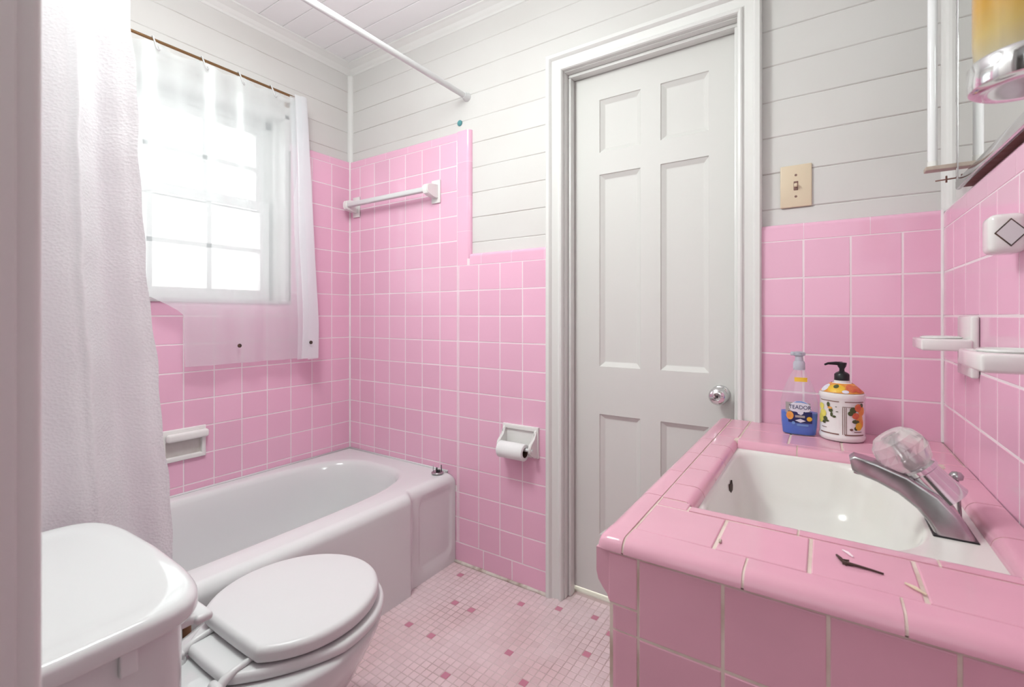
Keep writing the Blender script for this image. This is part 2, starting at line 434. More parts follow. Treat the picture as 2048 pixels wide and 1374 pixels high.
# unseen hall behind the camera, closed in to block sky light at the doorway
bm = NB()
box(bm, -1.7, -1.6, -2.2, YN - 0.12, -0.05, CEIL); box(bm, 1.5, 1.6, -2.2, YN - 0.12, -0.05, CEIL); box(bm, -1.7, 1.6, -2.3, -2.2, -0.05, CEIL)
box(bm, BR + 0.1, 1.6, YN - 0.12, YN - 0.02, -0.05, CEIL)
struct('wall_hall', bm, M['board'])
bm = NB(); box(bm, -1.7, 1.6, -2.3, YN - 0.12, CEIL, CEIL + 0.05); struct('ceiling_hall', bm, M['ceil'])
bm = NB(); box(bm, -1.7, 1.6, -2.3, -0.12, -0.06, -0.002); struct('floor_hall', bm, mat('hall_floor', (0.45, 0.36, 0.30), 0.5))

# ------------------------------------------------------------------ ceiling and crown moulding
bm = NB()
ys = cuts(YN - 0.1, BB, 1.411, 0.107)
tiles(bm, (0, 0, CEIL), (1, 0, 0), (0, -1, 0), [(BL, BR, -b, -a) for a, b in zip(ys[:-1], ys[1:])], gap=0.002, h=0.003, ch=0.002, tilt=0.0003)
quad(bm, (0, 0, CEIL), (1, 0, 0), (0, -1, 0), BL, BR, -BB, -(YN - 0.1), -0.003, 1)
box(bm, BL - 0.16, BR + 0.1, YN - 0.12, BB + 0.1, CEIL + 0.022, CEIL + 0.06)
struct('ceiling', bm, [M['ceil'], M['gap']], recalc=False)
cp = [(0, 0), (0.048, 0), (0.048, -0.006), (0.040, -0.010), (0.034, -0.014), (0.022, -0.022), (0.014, -0.032), (0.008, -0.038), (0.004, -0.046), (0, -0.048)]
for nm, f, a, b in (('trim_2', lambda p, s: Vector((s, BB - p[0], CEIL + p[1])), BL, BR),
                    ('trim_3', lambda p, s: Vector((BL + p[0], s, CEIL + p[1])), YN, BB),
                    ('trim_4', lambda p, s: Vector((BR - p[0], s, CEIL + p[1])), YN, BB)):
    bm = NB(); prism(bm, cp, f, a, b); struct(nm, bm, M['paint'])
# corner beads
bm = NB(); prism(bm, [(0, 0)] + arc(0, 0, 0.020, 0, -90, 6), lambda p, s: Vector((BL + p[0], BB + p[1], s)), 1.878, CEIL - 0.048)
struct('trim_5', bm, M['paint'])
bm = NB(); prism(bm, [(0, 0)] + arc(0, 0, 0.024, 180, 270, 6), lambda p, s: Vector((BR + p[0], BB + p[1], s)), CAP - 0.02, CEIL - 0.048)
struct('trim_6', bm, M['paint'])

# ------------------------------------------------------------------ floor: small square mosaic with scattered dark tiles
acc = [(-1.25, 1.5155), (-1.1655, 1.352), (-1.062, 1.352), (-1.193, 1.167), (-1.088, 1.165), (-0.956, 1.484), (-0.822, 1.533),
       (-0.688, 1.570), (-0.849, 1.240), (-0.634, 1.372), (-0.743, 1.164), (-0.615, 1.495), (-0.5, 1.30), (-0.53, 1.12),
       (-0.66, 0.98), (-0.86, 0.95), (-0.95, 1.06), (-0.43, 1.45), (-0.40, 1.02), (-0.55, 0.84), (-0.72, 0.76)]
MP = 0.0262
cells = []
dark = set((round((x + 1.3235) / MP - 0.5), round((y - 0.0) / MP - 0.5)) for x, y in acc)
for i in range(-2, 42):
    for j in range(-4, 64):
        x0 = -1.3235 + i * MP; y0 = j * MP
        if y0 > 1.585 and (x0 < -0.82 or x0 > -0.25): continue
        if y0 + MP > 1.66: continue
        cells.append((x0, x0 + MP, y0, y0 + MP, 2 if (i, j) in dark else 0))
bm = NB()
tiles(bm, (0, 0, 0), (1, 0, 0), (0, 1, 0), cells, gap=0.0026, h=0.0016, ch=0.0014, tilt=0.0002)
quad(bm, (0, 0, 0), (1, 0, 0), (0, 1, 0), BL, BR, -0.12, 1.70, -0.0012, 1)
box(bm, BL - 0.1, BR + 0.1, -0.12, 1.70, -0.06, -0.004)
struct('floor', bm, [M['mos'], M['mosg'], M['mosd']], recalc=False)
bm = NB(); box(bm, -0.86, -0.19, 1.668, 1.78, -0.01, 0.006, 0.003)
struct('trim_7', bm, M['threshold'])
bm = NB(); box(bm, -1.4, 0.3, 1.78, 2.9, -0.05, -0.002)
struct('floor_landing', bm, M['threshold'])
bm = NB()
pts = [(-1.345 + i * 0.0457, 1.577 + random.uniform(-.001, .001), 0.002) for i in range(11)]
tube(bm, pts, [random.uniform(0.006, 0.009) for _ in pts], 8)
struct('baseboard_back', bm, M['caulk'], smooth=True)

# ------------------------------------------------------------------ window
win = thing('window_1', (BL, 0.85, WZ0), kind='structure')
bm = NB()
box(bm, BL - 0.16, BL + 0.004, WY0, WY0 + 0.018, WZ0, WZ1); box(bm, BL - 0.16, BL + 0.004, WY1 - 0.018, WY1, WZ0, WZ1)
box(bm, BL - 0.16, BL + 0.004, WY0, WY1, WZ1 - 0.018, WZ1)
box(bm, BL - 0.16, BL - 0.115, WY0, WY0 + 0.045, WZ0, WZ1); box(bm, BL - 0.16, BL - 0.115, WY1 - 0.045, WY1, WZ0, WZ1)
box(bm, BL - 0.16, BL - 0.115, WY0, WY1, WZ1 - 0.05, WZ1)
box(bm, BL - 0.08, BL - 0.06, WY0 + .018, WY0 + 0.032, WZ0, WZ1); box(bm, BL - 0.08, BL - 0.06, WY1 - 0.032, WY1 - .018, WZ0, WZ1)
obj('window_frame', bm, M['paint'], win)
bm = NB(); box(bm, BL - 0.16, XL + 0.008, WY0 - 0.0, WY1, WZ0 - 0.008, WZ0 + 0.006, 0.002)
obj('window_sill', bm, mat('grey_sill', (0.55, 0.50, 0.52), 0.4), win)
def sash(x, z0, z1):
    y0, y1 = WY0 + 0.045, WY1 - 0.045
    bm = NB(); st = 0.042
    box(bm, x - 0.016, x + 0.016, y0, y0 + st, z0, z1, .002); box(bm, x - 0.016, x + 0.016, y1 - st, y1, z0, z1, .002)
    box(bm, x - 0.016, x + 0.016, y0 + st, y1 - st, z0, z0 + 0.045, .002); box(bm, x - 0.016, x + 0.016, y0 + st, y1 - st, z1 - 0.040, z1, .002)
    o = obj('sash', bm, M['paint'], win)
    bm = NB()
    w = (y1 - y0 - 2 * st)
    for k in (1, 2): box(bm, x - 0.009, x + 0.009, y0 + st + w * k / 3 - 0.009, y0 + st + w * k / 3 + 0.009, z0 + .045, z1 - .04)
    zm = (z0 + z1) / 2
    box(bm, x - 0.009, x + 0.009, y0 + st, y1 - st, zm - 0.009, zm + 0.009)
    obj('muntin', bm, M['paint'], o)
    bm = NB(); box(bm, x - 0.0025, x + 0.0025, y0 + st, y1 - st, z0 + .045, z1 - .04)
    obj('pane', bm, M['pane'], o)
sash(BL - 0.138, 1.555, WZ1 - 0.05)
sash(BL - 0.100, WZ0 + 0.010, 1.600)

# ------------------------------------------------------------------ back door with casing
DX0, DX1, DTOP = -0.820, -0.225, 1.995
bm = NB()
box(bm, DX0 - 0.02, DX0, BB - 0.004, BB + 0.105, 0, DTOP + 0.02); box(bm, DX1, DX1 + 0.02, BB - 0.004, BB + 0.105, 0, DTOP + 0.02)
box(bm, DX0, DX1, BB - 0.004, BB + 0.105, DTOP, DTOP + 0.02)
for a, b, y0, y1 in ((0.012, 0, 1.622, 1.657),):
    box(bm, DX0, DX0 + a, y0, y1, 0, DTOP - a, .003); box(bm, DX1 - a, DX1, y0, y1, 0, DTOP - a, .003)
    box(bm, DX0, DX1, y0, y1, DTOP - a, DTOP, .003)
cpf = [(0.0, 0.0), (0.0, 0.020), (0.003, 0.025), (0.009, 0.027), (0.013, 0.025), (0.015, 0.020), (0.019, 0.018), (0.042, 0.024), (0.046, 0.031),
       (0.050, 0.035), (0.062, 0.035), (0.066, 0.030), (0.066, 0.0)]
def cring(cx, cz, sx, sz): return [Vector((cx + sx * w, BB - d, cz + sz * w)) for w, d in cpf]
rings = [cring(DX0 - .003, 0, -1, 0), cring(DX0 - .003, DTOP + .003, -1, 1), cring(DX1 + .003, DTOP + .003, 1, 1), cring(DX1 + .003, 0, 1, 0)]
ring_loft(bm, rings)
struct('trim_8', bm, M['paint'], smooth=True, angle=25)
door = thing('door_1', ((DX0 + DX1) / 2, 1.66, 0.027), kind='structure')
bm = NB()
xs = [DX0 + 0.003, -0.707, -0.550, -0.4787, -0.319, DX1 - 0.003]
zs = [0.027, 0.25, 0.704, 0.883, 1.605, 1.688, 1.887, DTOP - 0.003]
for i in range(5):
    for j in range(7):
        x0, x1, z0, z1 = xs[i], xs[i + 1], zs[j], zs[j + 1]
        if i in (1, 3) and j in (1, 3, 5):
            prev = None
            for ins, dep in ((0, 0), (0.002, 0.004), (0.017, 0.013), (0.020, 0.0135)):
                r = [bm.verts.new((a, 1.66 + dep, b)) for a, b in ((x0 + ins, z0 + ins), (x1 - ins, z0 + ins), (x1 - ins, z1 - ins), (x0 + ins, z1 - ins))]
                if prev:
                    for k in range(4): bm.faces.new((prev[k], prev[(k + 1) % 4], r[(k + 1) % 4], r[k]))
                prev = r
            bm.faces.new(prev)
        else:
            bm.faces.new([bm.verts.new((a, 1.66, b)) for a, b in ((x0, z0), (x1, z0), (x1, z1), (x0, z1))])
bmesh.ops.remove_doubles(bm, verts=bm.verts[:], dist=1e-5)
for x0, x1, z0, z1 in ((xs[0], xs[-1], zs[0], zs[0]), (xs[0], xs[-1], zs[-1], zs[-1])):
    bm.faces.new([bm.verts.new(p) for p in ((x0, 1.66, z0), (x1, 1.66, z0), (x1, 1.695, z0), (x0, 1.695, z0))])
for x in (xs[0], xs[-1]):
    bm.faces.new([bm.verts.new(p) for p in ((x, 1.66, zs[0]), (x, 1.695, zs[0]), (x, 1.695, zs[-1]), (x, 1.66, zs[-1]))])
bm.faces.new([bm.verts.new(p) for p in ((xs[0], 1.695, zs[0]), (xs[-1], 1.695, zs[0]), (xs[-1], 1.695, zs[-1]), (xs[0], 1.695, zs[-1]))])
obj('door_panel', bm, M['door'], door, recalc=False)
KX, KZ = -0.283, 0.817
bm = NB(); lathe(bm, [(0.030, 0), (0.030, 0.003), (0.027, 0.007), (0.014, 0.009)], (KX, 1.66, KZ), (0, -1, 0), 32)
lathe(bm, [(0.011, 0.0), (0.011, 0.025), (0.018, 0.030), (0.026, 0.036), (0.029, 0.045), (0.0275, 0.055), (0.022, 0.062), (0.012, 0.0645), (0.011, 0.062), (0.004, 0.061)], (KX, 1.66, KZ), (0, -1, 0), 32)
kn = obj('door_knob', bm, M['chrome'], door, smooth=True, angle=50); kn['label'] = 'round chrome door knob'
bm = NB(); box(bm, KX - 0.002, KX + 0.002, 1.597, 1.5985, KZ - 0.004, KZ + 0.004)
obj('keyhole', bm, M['black'], kn)

# ------------------------------------------------------------------ bathtub
TZ = 0.385
tub = thing('bathtub', (-1.70, 0.83, 0), 'white enamelled built-in bathtub along the window wall', 'bathtub')
def xfront(y):
    def ss(a, b, v):
        t = min(1, max(0, (v - a) / (b - a))); return t * t * (3 - 2 * t)
    k = ss(1.282, 1.322, y) + 1 - ss(0.33, 0.37, y)
    return -1.320 - 0.026 * k
TY0, TY1 = YN + 0.002, YB - 0.002
bm = NB()
# apron: a grid over y and a profile from the floor over the rounded front edge to the deck
ysamp = [TY0 + (TY1 - TY0) * i / 300 for i in range(301)]
def panel(y, z):   # raised rounded panel at each end of the apron
    for c in (1.455, 0.20):
        dx, dz = abs(y - c) - 0.055, abs(z - 0.195) - 0.105
        d = math.hypot(max(dx, 0), max(dz, 0)) - 0.035 + min(max(dx, dz), 0)
        if d < 0.012:
            t = min(1, max(0, -(d - 0.012) / 0.014)); return -0.006 * t * t * (3 - 2 * t)
    return 0
R = 0.036
zz = [0.0, 0.02] + [0.045 + 0.0135 * k for k in range(22)]
zz = [z for z in zz if z < TZ - R - .004]
rows = []
for y in ysamp:
    xf = xfront(y)
    endr = max(0.0, 1 - (TY1 - y) / 0.03)
    row = [Vector((xf + panel(y, z) - 0.012 * max(0, 1 - z / 0.04) * 0, y, z)) for z in zz]
    drop = 0.010 * endr * endr
    for a in range(0, 91, 10):
        row.append(Vector((xf - R + R * math.cos(math.radians(a)), y, TZ - drop - R + R * math.sin(math.radians(a)))))
    row.append(Vector((-1.395, y, TZ - drop * 0.4)))
    rows.append(row)
ring_loft(bm, rows, False, False, closed=False)
# deck and basin
n = 120
cx, cy = -1.7235, 0.825
def sup(a, b, e, th, a2=None):
    c, s = math.cos(th), math.sin(th)
    aa = a if c >= 0 else (a2 or a)
    return aa * math.copysign(abs(c) ** (2 / e), c), b * math.copysign(abs(s) ** (2 / e), s)
def rect_pt(th):
    c, s = math.cos(th), math.sin(th)
    hx0, hx1, hy = XL + 0.001 - cx, -1.395 - cx, (TY1 - TY0) / 2
    t = min((hx1 / c) if c > 1e-9 else 1e9, (hx0 / c) if c < -1e-9 else 1e9, hy / abs(s) if abs(s) > 1e-9 else 1e9)
    return c * t, s * t
ths = [2 * PI * i / n for i in range(n)]
corn = [math.atan2(sy * (TY1 - TY0) / 2, x) % (2 * PI) for sy in (1, -1) for x in (XL + 0.001 - cx, -1.395 - cx)]
for cth in corn:
    i = min(range(n), key=lambda k: abs(ths[k] - cth)); ths[i] = cth
def basin(a, b, e, z, dy=0):
    out = []
    for th in ths:
        # parametrise by direction so rings stay aligned
        c, s = math.cos(th), math.sin(th)
        rr = (abs(c / a) ** e + abs(s / b) ** e) ** (-1 / e)
        out.append(Vector((cx + rr * c, cy + dy + rr * s, z)))
    return out
rings = [[Vector((cx + rect_pt(th)[0], (TY0 + TY1) / 2 + rect_pt(th)[1], TZ)) for th in ths],
         basin(0.298, 0.665, 3.6, TZ), basin(0.290, 0.656, 3.5, TZ - 0.002), basin(0.283, 0.648, 3.5, TZ - 0.008), basin(0.277, 0.640, 3.4, TZ - 0.022),
         basin(0.270, 0.625, 3.4, TZ - 0.08), basin(0.258, 0.598, 3.3, TZ - 0.18), basin(0.244, 0.570, 3.2, 0.125),
         basin(0.225, 0.545, 3.1, 0.095), basin(0.19, 0.50, 3.0, 0.078), basin(0.12, 0.40, 3, 0.072)]
ring_loft(bm, rings, False, True)
obj('tub_body', bm, M['tubm'], tub, smooth=True, angle=60, recalc=False)
bm = NB(); tube(bm, [(XL + 0.004, y, TZ + 0.002) for y in (YN, 0.8, YB)], 0.005, 8); tube(bm, [(x, YB - 0.004, TZ + 0.002) for x in (XL, -1.7, -1.39)], 0.005, 8)
obj('caulk_bead', bm, M['plastic'], tub, smooth=True)
bm = NB(); lathe(bm, [(0.024, 0), (0.022, 0.003), (0.004, 0.004)], (-1.7235, 0.42, 0.073), n=24)
obj('drain', bm, M['dull_chrome'], tub, smooth=True)

# drain fitting lying on the tub corner
sx, sy = -1.405, 1.528
dt = thing('drain_fitting', (sx, sy, TZ), 'small round chrome drain fitting with upright prongs standing on the tub corner', 'drain fitting')
bm = NB(); lathe(bm, [(0.020, 0), (0.026, 0.003), (0.0265, 0.008), (0.022, 0.011), (0.010, 0.0115)], (sx, sy, TZ), n=28)
obj('base_ring', bm, M['dull_chrome'], dt, smooth=True)
for px, py, h, r in ((-0.013, -0.012, 0.042, 0.0016), (0.015, 0.008, 0.040, 0.0022), (-0.002, -0.002, 0.028, 0.004), (0.010, -0.002, 0.018, 0.006)):
    bm = NB(); tube(bm, [(sx + px, sy + py, TZ + 0.009), (sx + px * 1.05 - 0.001, sy + py, TZ + 0.02), (sx + px, sy + py, TZ + h)], [r, r, r * 0.8], 10)
    obj('prong', bm, M['black'] if r > 0.002 else M['dull_chrome'], dt, smooth=True)

# ------------------------------------------------------------------ toilet
TX = -1.045
toi = thing('toilet', (TX, 0.45, 0), 'white toilet with closed oval lid beside the tub', 'toilet')
def egg(cx, y0, yc, y1, hw, z, n=72, back=2.0, front=2.05):
    """outline: back end at y0, widest at yc, front at y1"""
    out = []
    for i in range(n):
        th = 2 * PI * i / n
        c, s = math.cos(th), math.sin(th)
        e = front if s >= 0 else back
        b = (y1 - yc) if s >= 0 else (yc - y0)
        out.append(Vector((cx + hw * math.copysign(abs(c) ** (2 / e), c), yc + b * math.copysign(abs(s) ** (2 / e), s), z)))
    return out
# bowl
bm = NB()
rings = [egg(TX, 0.16, 0.45, 0.70, 0.105, 0.0, back=3), egg(TX, 0.16, 0.45, 0.70, 0.103, 0.03, back=3), egg(TX, 0.17, 0.45, 0.705, 0.105, 0.09, back=3),
         egg(TX, 0.18, 0.48, 0.755, 0.128, 0.16, back=1.5), egg(TX, 0.20, 0.53, 0.805, 0.166, 0.23, back=1.5), egg(TX, 0.24, 0.57, 0.836, 0.188, 0.29, back=1.5),
         egg(TX, 0.28, 0.60, 0.846, 0.197, 0.325, back=1.5), egg(TX, 0.30, 0.61, 0.849, 0.199, 0.340, back=1.5), egg(TX, 0.31, 0.61, 0.846, 0.197, 0.350, back=1.5), egg(TX, 0.32, 0.61, 0.832, 0.184, 0.3535, back=1.5),
         egg(TX, 0.50, 0.62, 0.78, 0.13, 0.3535), egg(TX, 0.51, 0.62, 0.77, 0.12, 0.30), egg(TX, 0.55, 0.62, 0.70, 0.06, 0.17)]
ring_loft(bm, rings)
obj('bowl', bm, M['porc'], toi, smooth=True, angle=70)
# deck behind the seat
bm = NB()
box(bm, TX - 0.105, TX + 0.105, 0.30, 0.475, 0.30, 0.349, 0.02, 4)
box(bm, TX - 0.09, TX + 0.09, 0.12, 0.40, 0.10, 0.335, 0.03, 4)
obj('bowl_shelf', bm, M['porc'], toi, smooth=True, angle=40)
def slab_rings(f, z0, z1, r, m=5):
    out = []
    for k in range(m + 1):
        a = PI / 2 * k / m
        out.append(f(-r + r * math.sin(a), z0 + r - r * math.cos(a)))
    for k in range(m + 1):
        a = PI / 2 * k / m
        out.append(f(-r + r * math.cos(a), z1 - r + r * math.sin(a)))
    return out
# seat (ring)
bm = NB()
def fs(o, z):
    pts = []
    for p in egg(TX, 0.400 - o, 0.640, 0.850 + o, 0.197 + o, z, n=96, back=1.45):
        yb = 0.446 - o
        if p.y < yb: p.y = yb + (p.y - yb) * 0.04
        pts.append(p)
    return pts
outer = slab_rings(fs, 0.355, 0.379, 0.010, 4)
fi = lambda o, z: egg(TX, 0.53 - o, 0.64, 0.77 + o, 0.115 + o, z, n=96)
inner = [fi(0, 0.379), fi(0, 0.355)]
ring_loft(bm, outer + inner + [outer[0]], False, False)
obj('seat', bm, M['plastic'], toi, smooth=True, angle=50)
# lid: flat back edge, tilted very slightly
LZ = 0.383
def lidf(o, z):
    pts = []
    for p in egg(TX, 0.455 - o, 0.640, 0.838 + o, 0.186 + o, z, n=96, back=2.0, front=2.0):
        yb = 0.492 - o
        if p.y < yb: p.y = yb + (p.y - yb) * 0.06
        pts.append(p)
    return pts
bm = NB()
lr = slab_rings(lidf, LZ, LZ + 0.035, 0.013, 6)
lr += [lidf(-0.05, LZ + 0.0362), lidf(-0.12, LZ + 0.0365)]
ring_loft(bm, lr)
lid = obj('lid', bm, M['plastic'], toi, smooth=True, angle=70)
for s in (-1, 1):
    hx = TX + 0.006 + s * 0.080
    bm = NB()
    tube(bm, [(hx, 0.505, LZ + 0.002), (hx, 0.485, LZ + 0.001), (hx, 0.465, LZ - 0.002), (hx, 0.445, LZ - 0.010), (hx, 0.432, LZ - 0.022)], [0.005, 0.006, 0.007, 0.009, 0.010], 10)
    lathe(bm, [(0.016, 0), (0.018, 0.006), (0.016, 0.016), (0.010, 0.022), (0.004, 0.024)], (hx, 0.428, 0.346), n=20)
    tube(bm, [(hx - 0.015, 0.430, 0.370), (hx - 0.012, 0.430, 0.370), (hx + 0.012, 0.430, 0.370), (hx + 0.015, 0.430, 0.370)], [0.006, 0.009, 0.009, 0.006], 12)
    obj('hinge', bm, M['plastic'], toi, smooth=True, angle=50)
    bm = NB(); lathe(bm, [(0.013, 0), (0.013, 0.008), (0.009, 0.014), (0.003, 0.016)], (hx - s * 0.03, 0.392, 0.349), n=18)
    obj('bolt_cap', bm, M['plastic'], toi, smooth=True)
# tank
bm = NB()
box(bm, -1.235, -0.785, 0.095, 0.318, 0.335, 0.630, 0.035, 5, sel=lambda p: abs(p.z - 0.4825) < 0.1 or p.z < 0.36)
for v in bm.verts:
    k = (0.63 - v.co.z) * 0.06; v.co.x = -1.01 + (v.co.x + 1.01) * (1 - k); 
tank = obj('tank', bm, M['porc'], toi, smooth=True, angle=40)
def lidt(o, z):
    pts = []; N = 96; x0, x1, y0, y1 = -1.257 - o, -0.762 + o, 0.078 - o, 0.340 + o
    cxx, cyy, a, b = (x0 + x1) / 2, (y0 + y1) / 2, (x1 - x0) / 2, (y1 - y0) / 2
    for i in range(N):
        c, s = math.cos(2 * PI * i / N), math.sin(2 * PI * i / N)
        px, py = cxx + a * math.copysign(abs(c) ** (2 / 7.0), c), cyy + b * math.copysign(abs(s) ** (2 / 5.0), s)
        if s > 0: py += 0.016 * (1 - ((px - cxx) / a) ** 2) * abs(s)
        pts.append(Vector((px, py, z)))
    return pts
bm = NB()
tr = slab_rings(lidt, 0.624, 0.660, 0.014, 6)
tr += [lidt(-0.035, 0.6605), lidt(-0.042, 0.6595), lidt(-0.07, 0.6592)]
ring_loft(bm, tr)
obj('tank_lid', bm, M['porc'], toi, smooth=True, angle=75)
bm = NB()
lathe(bm, [(0.012, -0.004), (0.012, 0.006), (0.007, 0.008), (0.007, 0.03)], (-0.842, 0.318, 0.588), (0, 1, 0), 18)
box(bm, -0.905, -0.828, 0.343, 0.370, 0.580, 0.594, 0.006, 3)
fl = obj('flush_lever', bm, M['plastic'], tank, smooth=True, angle=50)
bm = NB(); box(bm, -0.786, -0.777, 0.232, 0.252, 0.590, 0.626, 0.002, 2)
obj('lid_bumper', bm, M['plastic'], tank)

# supply pipe between tank and tub
bm = NB(); tube(bm, [(-1.262, 0.505, 0.0), (-1.262, 0.505, 0.20), (-1.262, 0.503, 0.375)], 0.009, 14)
lathe(bm, [(0.022, 0), (0.020, 0.004), (0.010, 0.008)], (-1.262, 0.505, 0.0), n=20)
tag(obj('supply_pipe', bm, M['brown'], smooth=True, angle=50, origin=(-1.262, 0.505, 0)), 'thin brown water supply pipe standing between toilet and tub', 'pipe')

# ------------------------------------------------------------------ shower rod and shower curtain
rod = thing('shower_rod', (-1.296, 0.83, 2.025), 'white shower rod running over the tub edge to the back wall', 'shower rod')
bm = NB(); tube(bm, [(-1.296, YN, 2.025), (-1.296, BB - 0.003, 2.025)], 0.0115, 20); obj('tube', bm, M['plastic'], rod, smooth=True, angle=50)
for y, d in ((BB, -1), (YN, 1)):
    bm = NB(); lathe(bm, [(0.019, 0), (0.019, 0.006), (0.014, 0.018), (0.0135, 0.03)], (-1.296, y, 2.025), (0, d, 0), 20)
    obj('flange', bm, M['plastic'], rod, smooth=True, angle=50)
def interp(t, pts):
    for (a, va), (b, vb) in zip(pts[:-1], pts[1:]):
        if t <= b: 
            k = max(0, (t - a) / (b - a)); return va + (vb - va) * k
    return pts[-1][1]
bm = NB()
NS, NZ = 170, 90
rows = []
zt, zb = 2.005, 0.34
for j in range(NZ + 1):
    z = zt + (zb - zt) * j / NZ
    ye = interp(zt - z, [(0, 0.384), (0.35, 0.407), (0.75, 0.424), (1.1, 0.456), (1.45, 0.482), (1.7, 0.490)])
    ye += 0.002 * math.sin(z * 21) + 0.0015 * math.sin(z * 47)
    amp = interp(zt - z, [(0, 0.020), (0.5, 0.027), (1.2, 0.024), (1.6, 0.011)])
    row = []
    for i in range(NS + 1):
        s = i / NS
        y = 0.085 + (ye - 0.085) * s
        ph = 2 * PI * (3.1 * s + 0.25 * math.sin(2.2 * z) * (1 - s)) + 1.0
        x = -1.303 + 0.014 * min(1, max(0, (0.9 - z) / 0.4)) + amp * (math.sin(ph) + 0.30 * math.sin(2 * ph + 1.3 + z)) + 0.012 * (1 - s)
        y += 0.010 * math.cos(ph * 1.0) * min(1, 4 * (1 - s)) 
        row.append(Vector((x, y, z)))
    rows.append(row)
ring_loft(bm, rows, False, False, closed=False)
sc = obj('shower_curtain', bm, M['cloth'], smooth=True, origin=(-1.30, 0.28, 0.34), recalc=False)
tag(sc, 'tall white waffle weave shower curtain hanging bunched at the left', 'shower curtain')
# ------------------------------------------------------------------ window curtain rod, hooks and vinyl curtain
RX, RZ = -2.000, 2.062
wr = thing('window_curtain_rod', (RX, 0.9, RZ), 'thin brown brass rod across the top of the window', 'curtain rod')
bm = NB(); tube(bm, [(RX, 0.30, RZ), (RX, 1.265, RZ)], 0.0055, 14); obj('rod', bm, M['brass'], wr, smooth=True, angle=50)
bm = NB(); lathe(bm, [(0.0055, 0), (0.009, 0.003), (0.009, 0.010), (0.005, 0.014), (0.008, 0.020), (0.006, 0.026), (0.002, 0.029)], (RX, 1.262, RZ), (0, 1, 0), 16)
obj('finial', bm, M['brass'], wr, smooth=True)
for y in (1.245, 0.33):
    bm = NB(); tube(bm, [(RX, y, RZ), (RX - 0.03, y, RZ - 0.004), (BL, y, RZ - 0.006)], 0.004, 8); lathe(bm, [(0.014, 0), (0.012, 0.003)], (BL, y, RZ - 0.006), (1, 0, 0), 14)
    obj('bracket', bm, M['brass'], wr, smooth=True)
hooks = [0.545, 0.689, 0.848, 0.985, 1.119]
bm = NB()
NS, NZ = 150, 60
rows = []
ztop, zbot = 2.052, 0.880
for j in range(NZ + 1):
    v = j / NZ
    row = []
    for i in range(NS + 1):
        s = i / NS
        z0_ = ztop + (zbot - ztop) * v
        yl = interp(ztop - z0_, [(0, 0.50), (0.5, 0.58), (0.88, 0.63), (0.97, 0.788), (1.2, 0.795)])
        yr = interp(ztop - z0_, [(0, 1.225), (0.3, 1.235), (1.2, 1.262)])
        y = yl + (yr - yl) * s
        d = min(abs(y - h) for h in hooks + [1.24])
        sag = 0.020 * min(1, (d / 0.062)) ** 1.5 * max(0, 1 - v * 3)
        z = z0_ - sag
        x = RX + 0.012 + 0.008 * math.sin(y * 2 * PI / 0.145 + 0.6) * (0.7 + 0.3 * math.sin(3 * z)) + 0.005 * math.sin(y * 60 + z * 2) * (1 - 0.5 * v) - 0.012 * v
        row.append(Vector((x, y, z)))
    rows.append(row)
ring_loft(bm, rows, False, False, closed=False)
wc = thing('window_curtain', (RX + .01, 0.95, zbot), 'short see-through frosted vinyl curtain hanging in front of the window', 'window curtain')
vs_ = obj('vinyl_sheet', bm, M['vinyl'], wc, smooth=True, recalc=False)
bm = NB()
rows = []
zigt = [(1.200, 0.012), (1.255, 0.020), (1.262, 0.028), (1.215, 0.030), (1.222, 0.036), (1.262, 0.040), (1.255, 0.046), (1.23, 0.048)]
zigb = [(1.240, 0.004), (1.318, 0.010), (1.332, 0.018), (1.262, 0.024), (1.250, 0.030), (1.300, 0.036), (1.322, 0.040), (1.268, 0.046)]
def cat(P_, u):
    u = u * (len(P_) - 1); i = min(int(u), len(P_) - 2); f = u - i
    p0, p1, p2, p3 = P_[max(i - 1, 0)], P_[i], P_[i + 1], P_[min(i + 2, len(P_) - 1)]
    return tuple(0.5 * ((2 * b) + (-a + c) * f + (2 * a - 5 * b + 4 * c - d) * f * f + (-a + 3 * b - 3 * c + d) * f ** 3) for a, b, c, d in zip(p0, p1, p2, p3))
for j in range(NZ + 1):
    v = j / NZ
    kk = min(1, v * 1.15) ** 0.8
    row = []
    for i in range(81):
        a, b = cat(zigt, i / 80), cat(zigb, i / 80)
        y = a[0] + (b[0] - a[0]) * kk; x = RX + a[1] + (b[1] - a[1]) * kk
        z = 2.062 - 0.02 * (i / 80 - 0.5) ** 2 + (zbot - 2.062) * v
        row.append(Vector((x + 0.003 * math.sin(z * 9 + i * .1), y + 0.006 * math.sin(z * 7) * v, z)))
    rows.append(row)
ring_loft(bm, rows, False, False, closed=False)
obj('gathered_edge', bm, M['vinylfold'], wc, smooth=True, recalc=False)
for y, z, x in ((0.983, 0.952, RX + 0.013), (1.276, 0.953, RX + 0.054)):
    bm = NB(); lathe(bm, [(0.008, 0), (0.008, 0.002), (0.006, 0.003)], (x, y, z), (1, 0, 0), 18)
    obj('magnet', bm, M['dark'], vs_, smooth=True)
ord_ = ['first', 'second', 'third', 'last']
names = [None, 'white plastic curtain hook on the brass rod, nearest the tall shower curtain',
         'white plastic curtain hook on the brass rod, second from the tall shower curtain',
         'white plastic curtain hook on the brass rod, second from the gathered vinyl edge',
         'white plastic curtain hook on the brass rod, next to the gathered vinyl edge']
proto = None
